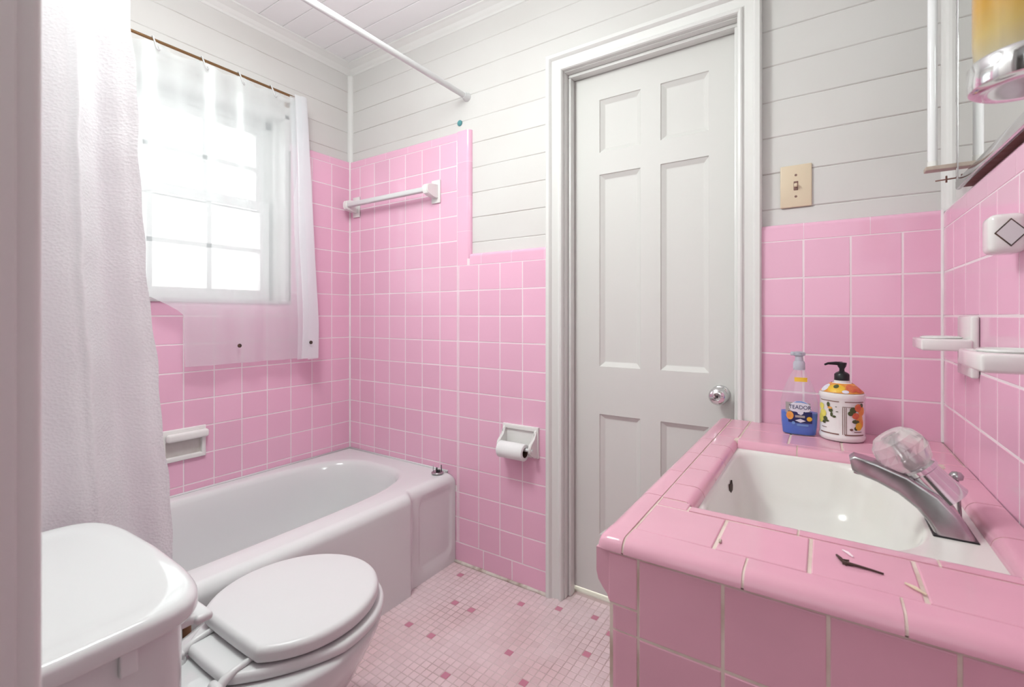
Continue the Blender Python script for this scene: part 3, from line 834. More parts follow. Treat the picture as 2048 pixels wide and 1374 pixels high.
for k, y in enumerate(hooks):
    if k == 0: continue
    if proto is None:
        bm = NB()
        pts = [(RX + 0.010 * math.cos(a), y, RZ + 0.010 * math.sin(a) + 0.001) for a in [math.radians(200 - 20 * q) for q in range(11)]]
        pts += [(RX + 0.017, y + 0.001, RZ - 0.012), (RX + 0.022, y + 0.003, RZ - 0.026), (RX + 0.024, y + 0.006, RZ - 0.038), (RX + 0.023, y + 0.012, RZ - 0.042), (RX + 0.022, y + 0.015, RZ - 0.036), (RX + 0.021, y + 0.012, RZ - 0.029)]
        tube(bm, pts, 0.0026, 8)
        proto = obj('curtain_hook', bm, M['plastic'], smooth=True); hk = proto
    else:
        hk = proto.copy(); COL.objects.link(hk); hk.location.y = proto.location.y + y - hooks[1]
    tag(hk, names[k], 'curtain hook', 'hooks on the window curtain rod')

# ------------------------------------------------------------------ towel bar on the tub end wall
tb = thing('towel_bar', (-1.72, 1.55, 1.63), 'white ceramic towel bar on the pink tub end wall', 'towel bar')
def rod_sq(bm, p0, p1, w): 
    box(bm, min(p0[0], p1[0]), max(p0[0], p1[0]), p0[1] - w, p0[1] + w, p0[2] - w, p0[2] + w, w * 0.5, 3)
bm = NB(); rod_sq(bm, (-2.0, 1.520, 1.632), (-1.465, 1.520, 1.632), 0.0115)
obj('bar', bm, M['plastic'], tb, smooth=True, angle=60)
for x0, x1 in ((-2.022, -1.995), (-1.472, -1.442)):
    bm = NB()
    prof = [(YB - 0.001, 1.600), (YB - 0.001, 1.664), (1.555, 1.660), (1.525, 1.658), (1.508, 1.652), (1.502, 1.642), (1.502, 1.622), (1.508, 1.612), (1.525, 1.606), (1.55, 1.602)]
    ring_loft(bm, [[Vector((x, y, z)) for y, z in prof] for x in (x0, x1)])
    bmesh.ops.bevel(bm, geom=[e for e in bm.edges if abs(e.verts[0].co.x - e.verts[1].co.x) < 1e-6], offset=0.003, segments=2, affect='EDGES')
    box(bm, (x0 + x1) / 2 - 0.026, (x0 + x1) / 2 + 0.026, YB - 0.008, YB - 0.0005, 1.580, 1.684, 0.003, 2)
    obj('post', bm, M['ceramic'], tb, smooth=True, angle=35)
# teal putty dot
bm = NB(); lathe(bm, [(0.013, 0), (0.013, 0.003), (0.009, 0.007), (0.003, 0.008)], (-1.338, BB - 0.0005, 1.922), (0, -1, 0), 20)
tag(obj('putty_dot', bm, M['teal'], smooth=True), 'small teal putty dot on white boards above the tub tile', 'putty dot')

# ------------------------------------------------------------------ recessed soap dish on the window wall
sd = thing('soap_dish', (XL, 0.815, 0.52), 'white ceramic soap dish with grab bar set in the window wall tile', 'soap dish')
y0, y1, z0, z1 = 0.735, 0.888, 0.518, 0.640
bm = NB()
f = 0.012
x_ = XL
def rframe(bm, f3, a0, a1, b0, b1, steps):
    rr_ = []
    for ia, ibl, ibt, d in steps:
        rr_.append([f3(a, b, d) for a, b in ((a0 + ia, b0 + ibl), (a1 - ia, b0 + ibl), (a1 - ia, b1 - ibt), (a0 + ia, b1 - ibt))])
    ring_loft(bm, rr_, False, False)
rframe(bm, lambda a, b, d: Vector((x_ + d, a, b)), y0, y1, z0, z1, [(0, 0, 0, 0), (0, 0, 0, f - .003), (.001, .001, .001, f - .001), (.003, .003, .003, f), (.012, .012, .040, f), (.014, .015, .043, f - .001), (.015, .017, .045, f - .004), (.016, .018, .046, .001)])
obj('rim', bm, M['ceramic'], sd, smooth=True, angle=40)
bm = NB()
box(bm, x_ + 0.0003, x_ + 0.0012, y0 + 0.01, y1 - 0.01, z0 + 0.01, z1 - 0.04)
obj('recess', bm, mat('soap_dish_inside', (0.60, 0.58, 0.55), 0.25, var=0.5, vscale=20, col2=(0.45, 0.40, 0.36)), sd)
bm = NB(); box(bm, x_ + 0.010, x_ + 0.034, y0 + 0.012, y1 + 0.004, z1 - 0.044, z1 - 0.012, .010, 4)
obj('grab_bar', bm, M['ceramic'], sd, smooth=True, angle=60)

# ------------------------------------------------------------------ toilet paper holder and roll
hx0, hx1, hz0, hz1 = -1.088, -0.922, 0.520, 0.640
th_ = thing('toilet_paper_holder', (-1.005, YB, hz0), 'white ceramic toilet paper holder on the pink wall beside the door', 'toilet paper holder')
bm = NB()
fy = YB - 0.012
rframe(bm, lambda a, b, d: Vector((a, YB - d, b)), hx0, hx1, hz0, hz1, [(0, 0, 0, 0), (0, 0, 0, .009), (.001, .001, .001, .011), (.003, .003, .003, .012), (.011, .011, .015, .012), (.013, .013, .017, .011), (.014, .014, .018, .009), (.014, .014, .018, .001)])
box(bm, hx0 + .008, hx1 - .008, YB - 0.0035, YB - 0.001, hz0 + .008, hz1 - .008)
obj('backplate', bm, M['ceramic'], th_, smooth=True, angle=40)
prof = [(YB, hz1 - 0.004), (1.572, hz1 - 0.006), (1.562, hz1 - 0.016), (1.560, hz1 - 0.030), (1.553, hz1 - 0.042), (1.535, hz1 - 0.052), (1.523, hz1 - 0.060), (1.518, hz1 - 0.072),
        (1.520, hz1 - 0.088), (1.530, hz1 - 0.100), (1.55, hz0 + 0.008), (YB, hz0 + 0.002)]
for x0, x1 in ((hx0 + 0.004, hx0 + 0.016), (hx1 - 0.016, hx1 - 0.004)):
    bm = NB(); ring_loft(bm, [[Vector((x, y, z)) for y, z in prof] for x in (x0, x1)])
    bmesh.ops.bevel(bm, geom=[e for e in bm.edges if abs(e.verts[0].co.x - e.verts[1].co.x) < 1e-6], offset=0.0025, segments=2, affect='EDGES')
    obj('cheek', bm, M['ceramic'], th_, smooth=True, angle=35)
rz, ry = 0.560, 1.530
bm = NB(); tube(bm, [(hx0 + 0.016, ry, rz), (hx1 - 0.016, ry, rz)], 0.007, 14); lathe(bm, [(0.006, 0), (0.005, 0.004)], (hx1 - 0.004, ry, rz), (1, 0, 0), 12)
obj('spindle', bm, M['plastic'], th_, smooth=True, angle=50)
roll = thing('toilet_paper_roll', (-1.012, ry, rz - 0.032), 'small white toilet paper roll in the ceramic holder', 'toilet paper')
ra, rb = hx0 + 0.019, hx1 - 0.030
cz, cy_ = rz - 0.010, ry - 0.006
bm = NB()
n_ = 40
lathe(bm, [(0.019, 0), (0.030, 0), (0.032, 0.002), (0.032, rb - ra - 0.002), (0.030, rb - ra), (0.019, rb - ra)], (ra, cy_, cz), (1, 0, 0), n_, False, False)
obj('paper', bm, M['paper'], roll, smooth=True, angle=50)
bm = NB(); lathe(bm, [(0.019, 0), (0.019, rb - ra)], (ra, cy_, cz), (1, 0, 0), n_, False, False)
obj('core', bm, M['card'], roll, smooth=True)

# ------------------------------------------------------------------ light switch
sw = thing('light_switch', (-0.069, BB, 1.389), 'ivory light switch plate on the white boards right of the door', 'light switch')
bm = NB(); box(bm, -0.109, -0.030, BB - 0.007, BB - 0.0005, 1.389, 1.512, 0.004, 3); swp = obj('plate', bm, M['ivory'], sw, smooth=True, angle=40)
bm = NB(); box(bm, -0.075, -0.064, BB - 0.009, BB - 0.006, 1.438, 1.464, 0.001, 1); obj('toggle_slot', bm, M['brownink'], swp)
bm = NB(); box(bm, -0.0735, -0.0655, BB - 0.020, BB - 0.007, 1.446, 1.456, 0.002, 2, mtx=None); obj('toggle', bm, M['ivory'], swp, smooth=True, angle=40)
for z in (1.482, 1.420):
    bm = NB(); lathe(bm, [(0.0035, 0), (0.003, 0.001)], (-0.0695, BB - 0.007, z), (0, -1, 0), 12); obj('screw', bm, M['brownink'], swp)

# ------------------------------------------------------------------ vanity
VX, VY = -0.2585, 0.640
CT = 0.757
van = thing('vanity_cabinet', (0.0, 1.1, 0), 'pink tiled built-in vanity base in the right foreground', 'vanity')
bm = NB()
box(bm, VX + 0.0012, 0.246, VY + 0.0012, VY + 0.05, 0, 0.735, mi=1); box(bm, VX + 0.0012, VX + 0.05, VY + 0.003, 1.578, 0, 0.735, mi=1)
zr = [0.003, 0.079, 0.188, 0.298, 0.407, 0.517, 0.626, 0.7355]
tiles(bm, (0, VY, 0), (1, 0, 0), (0, 0, 1), grid([-0.216, -0.107, 0.0035, 0.113, 0.2225, 0.2465], zr))
tiles(bm, (VX, 0, 0), (0, -1, 0), (0, 0, 1), grid([-1.577, -1.47, -1.36, -1.25, -1.14, -1.03, -0.92, -0.81, -0.70, -VY - 0.018], zr[:-1] + [0.665]))
for a, b in zip(zr[:-1], zr[1:]):
    if b > 0.72: b = 0.662
    box(bm, VX, -0.2175, VY, VY + 0.016, a + 0.0015, b - 0.0015, 0.011, 4, sel=lambda p: abs(p.x - VX) < 1e-4 and abs(p.y - VY) < 1e-4)
box(bm, VX, -0.2175, VY, VY + 0.016, 0.6635, 0.734, 0.001, 1)
obj('tiled_face', bm, [M['pink_counter'], M['grout_c']], van, recalc=False)

ctop = thing('countertop', (0.0, 1.1, 0.735), 'pink tiled countertop with rounded edges around the white sink', 'countertop')
OX0, OX1, OY0, OY1 = -0.183, 0.200, 0.829, 1.306     # opening
bm = NB()
gz = CT - 0.0016
for x0, x1, y0, y1 in ((-0.2385, 0.2465, 0.6825, OY0 - 0.012), (-0.2385, 0.2465, OY1 + 0.012, 1.577), (-0.2385, OX0 - 0.012, OY0 - 0.012, OY1 + 0.012), (OX1 + 0.012, 0.2465, OY0 - 0.012, OY1 + 0.012)):
    box(bm, x0, x1, y0, y1, 0.7365, gz)
obj('grout_bed', bm, M['grout_c'], ctop)
bm = NB()
# near edge caps
r = 0.019
js = [-0.237, -0.084, 0.0715, 0.2265, 0.2465]
bull(bm, (0, 0.683, CT), Vector((1, 0, 0)), Vector((0, 0, -1)), Vector((0, -1, 0)), [0, 0], 0.02, 0.0, 0.0) if False else None
pr = [(0.683, 0.738), (0.683, CT)] + [(VY - 0.004 + r - r * math.sin(math.radians(a)), CT - r + r * math.cos(math.radians(a))) for a in range(0, 91, 10)] + [(VY - 0.004, 0.738)]
gb = NB()
def shrink(P_, d):
    cxx = sum(p[0] for p in P_) / len(P_); cyy = sum(p[1] for p in P_) / len(P_)
    x0, x1 = min(p[0] for p in P_), max(p[0] for p in P_); y0, y1 = min(p[1] for p in P_), max(p[1] for p in P_)
    mx_, my_ = (x0 + x1) / 2, (y0 + y1) / 2
    return [(mx_ + (p[0] - mx_) * (1 - 2 * d / (x1 - x0)), my_ + (p[1] - my_) * (1 - 2 * d / (y1 - y0))) for p in P_]
prism(gb, shrink(pr, 0.0012), lambda p, s: Vector((s, p[0], p[1])), -0.262, 0.2460)
for a, b in zip(js[:-1], js[1:]):
    prism(bm, pr, lambda p, s: Vector((s, p[0], p[1])), a + 0.0016, b - 0.0016)
# rounded corner piece and the front edge caps that hang over the cabinet
xo = -0.278
pf = [(-0.2385, 0.666), (-0.2385, CT)] + [(xo + r - r * math.sin(math.radians(a)), CT - r + r * math.cos(math.radians(a))) for a in range(0, 91, 10)] + [(xo, 0.702), (xo + 0.003, 0.690), (xo + 0.010, 0.680), (xo + 0.017, 0.672), (xo + 0.0185, 0.666)]
prism(gb, shrink(pf, 0.0012), lambda p, s: Vector((p[0], s, p[1])), 0.66, 1.5765)
jy = [0.683, 0.835, 0.987, 1.139, 1.291, 1.443, 1.577]
for a, b in zip(jy[:-1], jy[1:]):
    prism(bm, pf, lambda p, s: Vector((p[0], s, p[1])), a + (0 if a < .7 else 0.0012), b - 0.0012)
# corner block: lower corbel part plus a ball-rounded top
pf2 = [(x, z) for x, z in pf if z < 0.7375] 
low = [(-0.2385, 0.666), (-0.2385, 0.7365), (xo, 0.7365), (xo, 0.702), (xo + 0.003, 0.690), (xo + 0.010, 0.680), (xo + 0.017, 0.672), (xo + 0.0185, 0.666)]
prism(bm, low, lambda p, s: Vector((p[0], s, p[1])), 0.6415, 0.683)
box(bm, xo, -0.2385, VY - 0.004, 0.683, 0.7378, CT, 0.017, 6, sel=lambda p: (p.z > CT - 1e-4 and (p.x < xo + 1e-4 or p.y < VY)) or (p.x < xo + 1e-4 and p.y < VY))
obj('edge_trim', bm, M['pink_counter'], ctop, smooth=True, angle=40)
obj('edge_grout', gb, M['grout_c'], ctop)
# flat tiles
bm = NB()
U_, V_ = (1, 0, 0), (0, 1, 0)
nx = [-0.237, -0.126, -0.016, 0.095, 0.205, 0.2465]
tiles(bm, (0, 0, CT), U_, V_, grid(nx, [0.683, 0.794]) + [(-0.237, -0.185, 0.794, 0.829)], gap=0.0042, h=0.002, ch=0.0018)
obj('deck_tiles', bm, M['pink_counter'], ctop, recalc=False)
bm = NB()
tiles(bm, (0, 0, CT), U_, V_, grid([-0.237, -0.185, -0.075, 0.035, 0.145, 0.2465], [1.345, 1.455, 1.577]), gap=0.0042, h=0.002, ch=0.0018)
obj('deck_tiles', bm, M['pink_counter'], ctop, recalc=False)
bm = NB()
ri = 0.018
gb2 = NB()
def inner(fmap, joints, w):
    pp = [(0, CT - 0.02), (0, CT)] + [(w - ri + ri * math.sin(math.radians(a)), CT - ri + ri * math.cos(math.radians(a))) for a in range(0, 91, 10)] + [(w, 0.736), (w - 0.01, 0.736)]
    for a, b in zip(joints[:-1], joints[1:]):
        prism(bm, pp, lambda p, s: fmap(p, s), a + 0.0016, b - 0.0016)
    prism(gb2, shrink(pp, 0.0010), lambda p, s: fmap(p, s), joints[0] + .002, joints[-1] - .002)
inner(lambda p, s: Vector((s, 0.794 + p[0] + 0.001, p[1])), [-0.185, -0.032, 0.122, 0.200], OY0 - 0.795)
inner(lambda p, s: Vector((s, 1.345 - p[0] - 0.001, p[1])), [-0.185, -0.055, 0.099, 0.200], 1.344 - OY1)
inner(lambda p, s: Vector((-0.2365 + p[0] + 0.001, s, p[1])), [0.830, 0.912, 1.02, 1.13, 1.24, 1.345], OX0 + 0.2355)
inner(lambda p, s: Vector((0.2465 - p[0], s, p[1])), [0.796, 0.95, 1.10, 1.25, 1.343], 0.2465 - OX1)
obj('inner_trim', bm, M['pink_counter'], ctop, smooth=True, angle=40)
obj('inner_grout', gb2, M['grout_c'], ctop)

# sink
snk = thing('sink', (0, 1.07, 0.60), 'white rectangular drop-in sink framed by pink tile', 'sink')
SZ = 0.739
bm = NB()
scx, scy = -0.020, 1.0675
n = 96
ths = [2 * PI * i / n for i in range(n)]
hx0, hx1, hy = -0.194 - scx, 0.212 - scx, 0.247
corn = [math.atan2(sy * hy, x) % (2 * PI) for sy in (1, -1) for x in (hx0, hx1)]
for cth in corn:
    i = min(range(n), key=lambda k: abs(ths[k] - cth)); ths[i] = cth
def srect():
    out = []
    for th in ths:
        c, s = math.cos(th), math.sin(th)
        t = min((hx1 / c) if c > 1e-9 else 1e9, (hx0 / c) if c < -1e-9 else 1e9, hy / abs(s) if abs(s) > 1e-9 else 1e9)
        out.append(Vector((scx + c * t, scy + s * t, SZ)))
    return out
def sb(aL, aR, b, eL, eR, z):
    out = []
    for th in ths:
        c, s = math.cos(th), math.sin(th)
        w = (1 + c) / 2
        a = aR if c > 0 else aL
        e = eR if c > 0 else eL
        rr = (abs(c / a) ** e + abs(s / b) ** e) ** (-1 / e)
        out.append(Vector((scx + rr * c, scy + rr * s, z)))
    return out
rings = [srect(), sb(.163, .166, .236, 9, 2.7, SZ), sb(.160, .160, .232, 8, 2.7, SZ - .003), sb(.157, .154, .228, 8, 2.7, SZ - .010), sb(.152, .144, .222, 7, 2.7, SZ - .04),
         sb(.142, .130, .205, 5, 2.7, SZ - .09), sb(.128, .112, .180, 4, 2.6, SZ - .125), sb(.10, .085, .14, 3, 2.5, SZ - .142), sb(.04, .04, .05, 2.5, 2.2, SZ - .149)]
ring_loft(bm, rings, False, True)
obj('basin', bm, M['sinkm'], snk, smooth=True, angle=60, recalc=False)
bm = NB(); lathe(bm, [(0.022, 0), (0.020, 0.002), (0.012, -0.003)], (scx, scy, SZ - .148), n=24); obj('drain', bm, M['dull_chrome'], snk, smooth=True)
bm = NB()
pts = [(-0.0, 0.010), (0.008, 0.013), (0.013, 0.004), (0.009, -0.004), (0.013, -0.014), (0.004, -0.020), (-0.003, -0.012), (-0.004, -0.002), (-0.012, 0.004), (-0.010, 0.012)]
ring_loft(bm, [[Vector((-0.1722 - 0.0006 * z_ * 100 + d, 1.125 + y_ * 1.6, 0.690 + z_ * 1.5)) for y_, z_ in pts] for d in (0.0, 0.0025)])
obj('overflow_hole', bm, M['dark'], snk)['label'] = 'rusty chipped overflow hole'

# faucet
fau = thing('faucet', (0.165, 0.99, SZ), 'worn chrome single-handle faucet with clear crystal knob', 'faucet')
FY = 0.992
top = [(.035, .832), (.042, .838), (.07, .832), (.11, .819), (.148, .797), (.172, .770), (.184, .748), (.187, .740)]
bot = [(.039, .812), (.047, .808), (.072, .800), (.098, .788), (.120, .771), (.132, .756), (.138, .745), (.139, .740)]
hw = [.014, .018, .021, .026, .033, .039, .042, .043]
bm = NB()
rings = []
for (tx, tz), (bx, bz), w in zip(top, bot, hw):
    c = Vector(((tx + bx) / 2, FY, (tz + bz) / 2)); d = Vector((tx - bx, 0, tz - bz)) / 2
    rr_ = []
    for i in range(40):
        th = 2 * PI * i / 40; cc, ss = math.cos(th), math.sin(th)
        rr_.append(c + d * math.copysign(abs(ss) ** 0.25, ss) + Vector((0, w * math.copysign(abs(cc) ** 0.25, cc), 0)))
    rings.append(rr_)
ring_loft(bm, rings)
lathe(bm, [(0.009, 0), (0.009, 0.012)], (0.050, FY, 0.806), n=18)
obj('spout', bm, M['dull_chrome'], fau, smooth=True, angle=50)
bm = NB(); box(bm, 0.137, 0.189, FY - 0.0445, FY + 0.0445, SZ - 0.0005, SZ + 0.0025, 0.001, 1); obj('base_gasket', bm, M['black'], fau)
kc = Vector((0.105, 0.995, 0.853)); kb = Vector((0.160, 0.995, 0.785)); ax = (kc - kb).normalized()
bm = NB(); lathe(bm, [(0.031, 0), (0.026, 0.030), (0.0245, 0.048), (0.027, 0.050), (0.027, 0.056), (0.018, 0.060)], kb, ax, 32)
obj('handle_stem', bm, M['chrome'], fau, smooth=True, angle=40)
bm = NB()
prk = [(0.016, -0.033), (0.030, -0.024), (0.038, -0.006), (0.0385, 0.006), (0.034, 0.020), (0.024, 0.030), (0.020, 0.031)]
u_, v_ = basis(ax)
rings = []
for q, (rad, h) in enumerate(prk):
    rings.append([kc + ax * h + (u_ * math.cos(2 * PI * (i + 0.5 * (q % 2)) / 16) + v_ * math.sin(2 * PI * (i + 0.5 * (q % 2)) / 16)) * rad for i in range(16)])
ring_loft(bm, rings)
ck_ = obj('crystal_knob', bm, M['clearrim'], fau); ck_['label'] = 'clear faceted crystal knob'
bm = NB(); lathe(bm, [(0.008, -0.030), (0.012, -0.018), (0.006, 0.010), (0.012, 0.020)], kc, ax, 14); obj('knob_screw', bm, M['dull_chrome'], ck_)
bm = NB(); tube(bm, [(0.186, 1.055, SZ), (0.184, 1.056, 0.78), (0.182, 1.057, 0.803)], 0.0028, 10); lathe(bm, [(0.003, 0), (0.0085, 0.003), (0.0095, 0.009), (0.006, 0.014), (0.002, 0.015)], (0.182, 1.057, 0.800), n=18)
obj('lift_rod', bm, M['dull_chrome'], fau, smooth=True, angle=50)

# ------------------------------------------------------------------ bottles
def text_mesh(s, size):
    cu = bpy.data.curves.new('txt', 'FONT'); cu.body = s; cu.size = size; cu.align_x = 'CENTER'; cu.resolution_u = 3
    o = bpy.data.objects.new('txt', cu); COL.objects.link(o)
    dg = bpy.context.evaluated_depsgraph_get()
    me = bpy.data.meshes.new_from_object(o.evaluated_get(dg))
    bm = bmesh.new(); bm.from_mesh(me)
    bpy.data.objects.remove(o); bpy.data.curves.remove(cu); bpy.data.meshes.remove(me)
    return bm
BX, BY, BZ = -0.057, 1.477, CT
ds = thing('dish_soap_bottle', (BX, BY, BZ), 'clear squeeze bottle half full of blue dish soap on the pink counter', 'soap bottle')
prof = [(0, .036, .020), (.004, .039, .022), (.03, .042, .0235), (.065, .0435, .024), (.09, .0425, .0235), (.115, .037, .021), (.14, .028, .018), (.16, .019, .0145), (.172, .0135, .0125), (.180, .013, .0125)]
def bw(z):
    for a, b in zip(prof[:-1], prof[1:]):
        if z <= b[0]:
            k = (z - a[0]) / (b[0] - a[0]); return a[1] + (b[1] - a[1]) * k, a[2] + (b[2] - a[2]) * k
    return prof[-1][1:]
def bring(z, sc=1.0, e=2.6):
    a, b = bw(z); a *= sc; b *= sc
    out = []
    for i in range(48):
        c, s = math.cos(2 * PI * i / 48), math.sin(2 * PI * i / 48)
        out.append(Vector((BX + a * math.copysign(abs(c) ** (2 / e), c), BY + b * math.copysign(abs(s) ** (2 / e), s), BZ + z)))
    return out
bm = NB(); ring_loft(bm, [bring(z) for z in (0.0005, .004, .017, .03, .045, .065, .078, .09, .103, .115, .128, .14, .15, .16, .172, .18)], True, False)
obj('bottle', bm, M['clear'], ds, smooth=True, angle=60)
bm = NB(); ring_loft(bm, [bring(z, 0.965) for z in (.003, .006, .02, .035, .05, .060)]); obj('blue_soap', bm, M['liquid'], ds, smooth=True, angle=50)
bm = NB(); lathe(bm, [(.0135, .172), (.014, .174), (.014, .190), (.012, .195), (.010, .196), (.009, .208), (.014, .211), (.015, .218), (.008, .221)], (BX, BY, BZ), n=24)
box(bm, BX - 0.020, BX + 0.004, BY - .008, BY + .008, BZ + .210, BZ + .220, .003, 2)
obj('cap', bm, mat('pale_blue_cap', (0.70, 0.76, 0.82), 0.3, trans=0.5), ds, smooth=True, angle=40)
def wrapb(x, z, lift=0.0004):
    a, b = bw(z); t = min(0.98, abs(x) / a)
    return Vector((BX + x, BY - b * (1 - t ** 2.6) ** (1 / 2.6) - lift, BZ + z))
def patch(bm, pts, wrap, lift, mi=0, cx=None, n=6):
    """fan-filled outline of 2-D points mapped on a surface, with inner rings to follow its curve"""
    c = (sum(p[0] for p in pts) / len(pts), sum(p[1] for p in pts) / len(pts))
    prev = None
    for k in range(1, n + 1):
        s = k / n
        r = [bm.verts.new(wrap(c[0] + (p[0] - c[0]) * s, c[1] + (p[1] - c[1]) * s, lift)) for p in pts]
        if prev is None: bm.faces.new(r).material_index = mi
        else:
            for i in range(len(r)):
                j = (i + 1) % len(r); bm.faces.new((prev[i], prev[j], r[j], r[i])).material_index = mi
        prev = r
def disc(cx, cz, rx, rz=None, n=18): return [(cx + rx * math.cos(2 * PI * i / n), cz + (rz or rx) * math.sin(2 * PI * i / n)) for i in range(n)]
def rect(x0, x1, z0, z1, m=6):
    return [(x0 + (x1 - x0) * i / m, z0) for i in range(m + 1)] + [(x1 - (x1 - x0) * i / m, z1) for i in range(m + 1)]
bm = NB()
patch(bm, rect(-.030, .026, .058, .087), wrapb, .0004, 4)
patch(bm, rect(-.024, .030, .034, .064), wrapb, .0006, 0)
patch(bm, [(-.022, .072), (-.018, .083), (-.008, .090), (.005, .092), (.017, .089), (.026, .081), (.028, .072), (.024, .066), (.005, .055), (-.018, .065)], wrapb, .0009, 1)
patch(bm, [(-.012, .087), (-.004, .0905), (.006, .0915), (.016, .0885), (.021, .085), (.013, .0865), (.005, .088), (-.004, .0873)], wrapb, .0012, 2)
patch(bm, disc(-.020, .052, .0085, .011), wrapb, .0012, 3); patch(bm, disc(.024, .046, .006), wrapb, .0012, 5)
patch(bm, rect(-.008, .014, .048, .054), wrapb, .0012, 4)
patch(bm, [(-.008, .040), (.004, .045), (.016, .040), (.004, .035)], wrapb, .0012, 1)
patch(bm, disc(-.012, .033, .004), wrapb, .0012, 2); patch(bm, rect(-.004, .022, .026, .031), wrapb, .0008, 2)
dlab = obj('label', bm, [M['navy'], M['labelw'], M['labelb'], M['orange'], M['labelgrey'], M['yellow']], ds, recalc=False)
bm = NB(); patch(bm, rect(-.010, .019, .142, .153), wrapb, .0006, 0)
obj('neck_label', bm, M['yellow'], ds, recalc=False)
bm = text_mesh('TEADOR', 0.0128)
for v in bm.verts: v.co = wrapb(v.co.x * 1.0 + 0.003, v.co.y * 1.15 + 0.0705, .0016)
obj('lettering', bm, M['navy'], dlab, recalc=False)

PX, PY, PZ, PR = 0.037, 1.480, CT, 0.0485
hs = thing('hand_soap_pump', (PX, PY, PZ), 'white floral hand soap bottle with black pump on the pink counter', 'soap dispenser')
bm = NB(); lathe(bm, [(.040, .0003), (.047, .002), (.050, .007), (.050, .013), (.0482, .017), (.048, .105), (.0495, .108), (.0505, .113), (.0495, .119), (.046, .121), (.040, .127), (.031, .137), (.021, .144), (.0175, .1455), (.0175, .151), (.012, .151)], (PX, PY, PZ), n=56)
obj('body', bm, M['ceramic'], hs, smooth=True, angle=45)
def wrapc(x, z, lift=0.0004):
    # angle 0 faces the camera
    a = x / PR + math.atan2(-PY, -PX); rr_ = PR + lift
    return Vector((PX + rr_ * math.cos(a), PY + rr_ * math.sin(a), PZ + z))
bm = NB()
mats_ = [M['labelw'], M['lemon'], M['leaf'], M['red'], M['orange'], M['brownink'], M['yellow']]
for x, z, a, b, mi in ((-.052, .085, .010, .008, 1), (-.046, .068, .011, .010, 1), (-.054, .054, .010, .012, 1), (-.038, .055, .006, .006, 2), (-.034, .050, .006, .003, 2), (-.042, .046, .005, .004, 2),
                       (-.030, .092, .004, .006, 2), (-.026, .084, .006, .003, 4), (-.024, .078, .005, .005, 2), (-.022, .068, .003, .006, 2), (-.016, .063, .004, .003, 2), (-.012, .088, .002, .001, 2), (-.010, .076, .003, .001, 2),
                       (.024, .082, .008, .008, 2), (.018, .074, .006, .006, 2), (.036, .088, .009, .010, 3), (.046, .080, .010, .012, 4), (.030, .068, .009, .008, 3), (.040, .062, .010, .010, 4), (.030, .054, .009, .005, 2),
                       (.038, .042, .009, .010, 6), (.046, .050, .006, .012, 4), (.031, .037, .005, .005, 2), (.020, .034, .004, .003, 5), (.046, .094, .005, .005, 2)):
    patch(bm, disc(x, z, a, b, 12), wrapc, .0006 + .0002 * random.random(), mi)
for x in (.001, .005, .0085): patch(bm, rect(x, x + .0013, .020, .088, 1), wrapc, .0006, 5)
patch(bm, rect(.001, .022, .0885, .0898), wrapc, .0006, 5)
patch(bm, rect(-.054, -.006, .1005, .1025, 12), wrapc, .0006, 5); patch(bm, rect(.006, .054, .1005, .1025, 12), wrapc, .0006, 5)
patch(bm, rect(-.054, -.006, .0185, .0215, 12), wrapc, .0006, 5); patch(bm, rect(.006, .054, .0185, .0215, 12), wrapc, .0006, 5)
patch(bm, rect(-.050, -.034, .0325, .0340), wrapc, .0006, 5); patch(bm, rect(.026, .046, .0270, .0288), wrapc, .0006, 5)
obj('label', bm, mats_, hs, recalc=False)
def wraps(x, z, lift=0.0004):
    a = x / 0.035 + math.atan2(-PY, -PX); k = min(1, max(0, z)); rr_ = .0455 + (.022 - .0455) * k + lift; zz_ = .1215 + (.1435 - .1215) * k + lift * .6
    bulge = 0.0018 * math.sin(PI * k)
    return Vector((PX + (rr_ + bulge) * math.cos(a), PY + (rr_ + bulge) * math.sin(a), PZ + zz_ + bulge))
bm = NB()
patch(bm, rect(-.075, .075, .0, 1.0, 30), wraps, .0012, 4)
for x, z, a, b, mi in ((-.012, .45, .018, .42, 6), (-.012, .62, .006, .22, 2), (.018, .5, .010, .4, 3), (.034, .4, .010, .35, 3), (-.038, .4, .010, .4, 0), (.006, .15, .006, .14, 0)):
    patch(bm, disc(x, z, a, b, 14), wraps, .0018 + .0004 * (mi == 2), mi)
obj('shoulder_flowers', bm, mats_, hs, recalc=False)
bm = NB(); lathe(bm, [(.016, .148), (.0165, .150), (.0165, .166), (.013, .170), (.006, .174), (.0055, .180), (.009, .186), (.0105, .192), (.0105, .196), (.004, .197)], (PX, PY, PZ), n=28)
tube(bm, [(PX, PY, PZ + .193), (PX - .014, PY - .006, PZ + .194), (PX - .030, PY - .013, PZ + .1935), (PX - .037, PY - .016, PZ + .190)], [.0055, .0045, .003, .0025], 10)
obj('pump', bm, M['black'], hs, smooth=True, angle=45)

